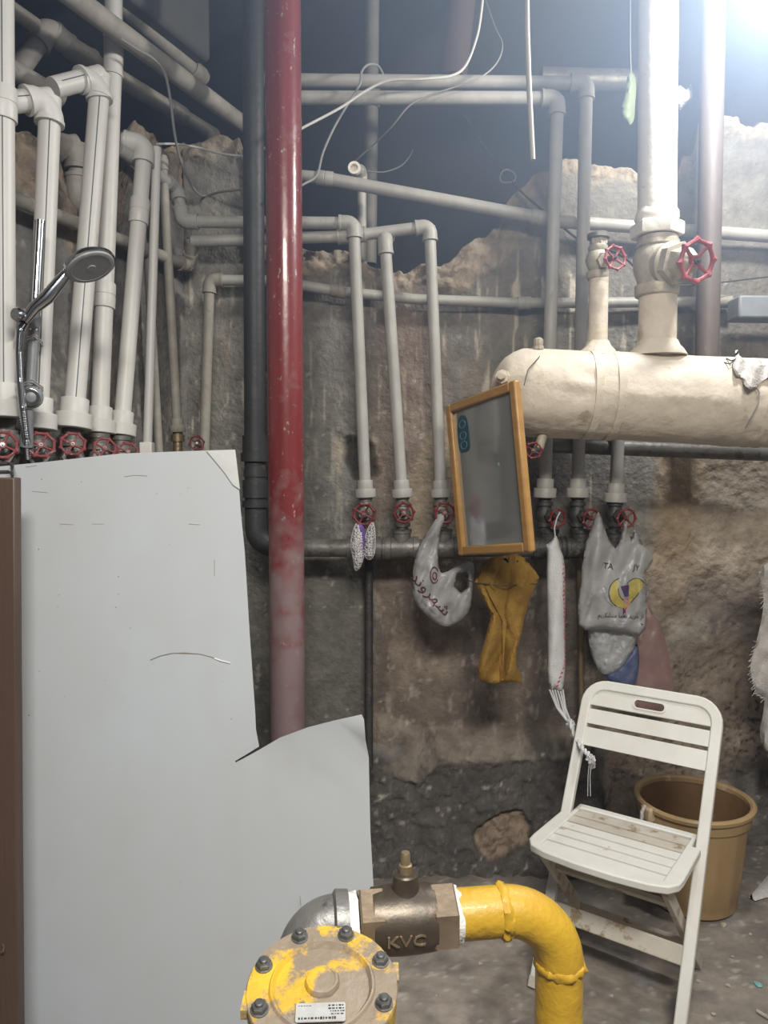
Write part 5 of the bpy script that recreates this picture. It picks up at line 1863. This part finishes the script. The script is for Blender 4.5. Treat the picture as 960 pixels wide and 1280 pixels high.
# ------------------------------------------------------------------ wires
def smooth_path(pts, n=6):
    out = []
    for i in range(len(pts) - 1):
        p0, p1, p2, p3 = pts[max(i - 1, 0)], pts[i], pts[i + 1], pts[min(i + 2, len(pts) - 1)]
        for j in range(n):
            t = j / n
            out.append(.5 * ((2 * p1) + (p2 - p0) * t + (2 * p0 - 5 * p1 + 4 * p2 - p3) * t * t + (3 * p1 - p0 - 3 * p2 + p3) * t ** 3))
    return out + [pts[-1]]


def wire(label, pts, r, m, name='cable', cat='cable'):
    mb = MB().tube(smooth_path([P(*p) for p in pts]), r, 7)
    return tag(mb.build(name, m), label, cat)


wire('white cable arching from the red column over the two long pipes up to the ceiling', [(330, 186, 2.52), (378, 160, 2.55), (425, 135, 2.6), (455, 115, 2.62), (485, 101, 2.62), (525, 99, 2.62), (563, 95, 2.64), (582, 82, 2.66), (595, 50, 2.7), (601, 20, 2.7), (606, -30, 2.7)], .0045, MT['wirewhite'])
wire('grey cable looping over the long pipes and down to the sloping pipe end', [(365, 238, 2.6), (380, 230, 2.62), (396, 219, 2.66), (404, 190, 2.66), (420, 155, 2.66), (440, 122, 2.66), (450, 105, 2.66), (452, 90, 2.68), (460, 81, 2.72), (472, 82, 2.8), (479, 93, 2.84)], .0042, MT['wiregrey'])
wire('thin grey cable rising from the open pipe stub across to the right of the duct', [(440, 206, 2.9), (452, 194, 2.85), (470, 178, 2.8), (490, 158, 2.7), (512, 132, 2.66), (540, 118, 2.66), (565, 110, 2.66), (598, 98, 2.66), (620, 80, 2.7), (628, 56, 2.75), (618, 32, 2.8), (600, -20, 2.9)], .003, MT['wiregrey'])
wire('short curled grey cable right of the dim upright pipe', [(460, 214, 3.05), (480, 215, 3.05), (500, 208, 3.05), (511, 197, 3.05), (516, 187, 3.1)], .003, MT['wiregrey'])
wire('dark cord with a wire ring slanting down behind the two right drops', [(578, 140, 2.95), (600, 175, 2.92), (625, 210, 2.9), (634, 220, 2.88), (655, 243, 2.86), (690, 272, 2.85), (725, 300, 2.82), (775, 318, 2.7), (803, 345, 2.6)], .0042, MT['wiredark'], 'cord', 'cord')
rn = P(635, 221, 2.88)
tag(MB().tube([rn + Vector((math.cos(i / 14 * 6.283) * .03, .01 * math.sin(i), math.sin(i / 14 * 6.283) * .025)) for i in range(14)], .0035, 6, closed=True).build('wire_ring', MT['wiregrey']), 'small ring of twisted wire on the dark slanting cord', 'ring')
wire('thin dark wire stretched level behind the brown pipe towards the grey box', [(800, 352, 2.7), (850, 357, 2.72), (900, 353, 2.8), (960, 346, 2.84), (1000, 343, 2.84)], .003, MT['wiredark'], 'wire', 'wire')
wl = MB().tube(smooth_path([W(150, 48, .2), W(172, 62, .2), W(192, 74, .22), (W(206, 92, .22)), W(213, 125, .2), W(218, 165, .18), W(224, 195, .15), W(236, 225, .12), W(247, 242, .1), W(258, 245, .08), P(275, 240, 2.85), P(310, 236, 2.75)]), .0045, 7)
tag(wl.build('cable', MT['wiregrey']), 'brownish cable hanging from the long slanting pipe at left in a long bow', 'cable')
wl2 = MB().tube(smooth_path([W(196, 180, .12), W(220, 180, .12), W(245, 184, .1), P(275, 192, 2.8), P(310, 196, 2.75)]), .004, 7)
tag(wl2.build('cable', MT['wirewhite']), 'white cable running right from the rounded elbow towards the black drain pipe', 'cable')
hr = MB().tube([P(658, -30, 2.2), P(659, 40, 2.2), P(661, 100, 2.2), P(664, 160, 2.2), P(666, 200, 2.2)], .0078, 12)
tag(hr.build('hanging_conduit', MT['pvc_grey']), 'thin pale conduit hanging free from the ceiling, its end cut off', 'conduit')

# ------------------------------------------------------------------ scraps on the floor
random.seed(21)


def floor_pt(px, py):
    d = ray(px, py)
    return EYE + d * (-1.5 / d.z)


def shard(p, r, m, name, flat=.5):
    mb = MB()
    vs = []
    n = 6
    for k in range(n):
        a = 2 * math.pi * k / n
        rr = r * random.uniform(.6, 1.2)
        vs.append(p + Vector((math.cos(a) * rr, math.sin(a) * rr, 0.001)))
    for k in range(n):
        a = 2 * math.pi * k / n
        rr = r * random.uniform(.35, .7)
        vs.append(p + Vector((math.cos(a) * rr, math.sin(a) * rr, r * flat * random.uniform(.7, 1.2))))
    fs = [(k, (k + 1) % n, n + (k + 1) % n, n + k) for k in range(n)] + [tuple(range(n, 2 * n)), tuple(range(n))[::-1]]
    mb.add(vs, fs)
    return mb.build(name, m, smooth=False)


for px, py, r, lab in ((910, 1232, .009, 'pale plaster chip on the floor left of the teal scrap'),
                       (873, 1227, .008, 'pale plaster chip on the floor beside the right rear chair foot'),
                       (905, 1157, .014, 'largest pale plaster chip, on the floor against the bucket foot'),
                       (938, 1168, .007, 'small plaster chip on the floor right of the bucket foot'),
                       (916, 1196, .006, 'small plaster chip on the floor midway between bucket and teal scrap'),
                       (892, 1268, .007, 'plaster chip on the floor left of the pale stick'),
                       (765, 1245, .007, 'plaster chip on the floor under the chair, by the yellow pipe'),
                       (600, 1205, .008, 'plaster chip on the floor just below the black ball valve'),
                       (545, 1245, .007, 'plaster chip on the floor right of the round filter cover'),
                       (640, 1262, .006, 'plaster chip on the floor left of the upright yellow pipe')):
    tag(shard(floor_pt(px, py), r, MT['chip'], 'plaster_chip'), lab, 'chip', 'plaster chips on the floor')
tag(shard(floor_pt(948, 1231), .014, MT['tealchip'], 'plastic_scrap', .25), 'teal green plastic scrap on the floor near the right edge', 'scrap')
a_, b__ = floor_pt(946, 1266), floor_pt(962, 1276)
tag(MB().tube([a_ + Vector((0, 0, .006)), b__ + Vector((0, 0, .006))], .005, 7).build('stick', MT['chip']), 'short pale stick on the floor in the lower right corner', 'stick')
fr_ = thing('floor_rag', 'pale scrap of torn cloth lying on the floor right of the bucket', 'rag', floor_pt(950, 1120))
inflate('rag_cloth', [(936, 1122), (946, 1110), (960, 1094), (985, 1090), (985, 1122), (958, 1122), (944, 1126)], lambda x, y: 2.66 - (y - 1100) * .005, .012, MT['rag'], fr_, [], 4, .008, 9, 6, seed=51)
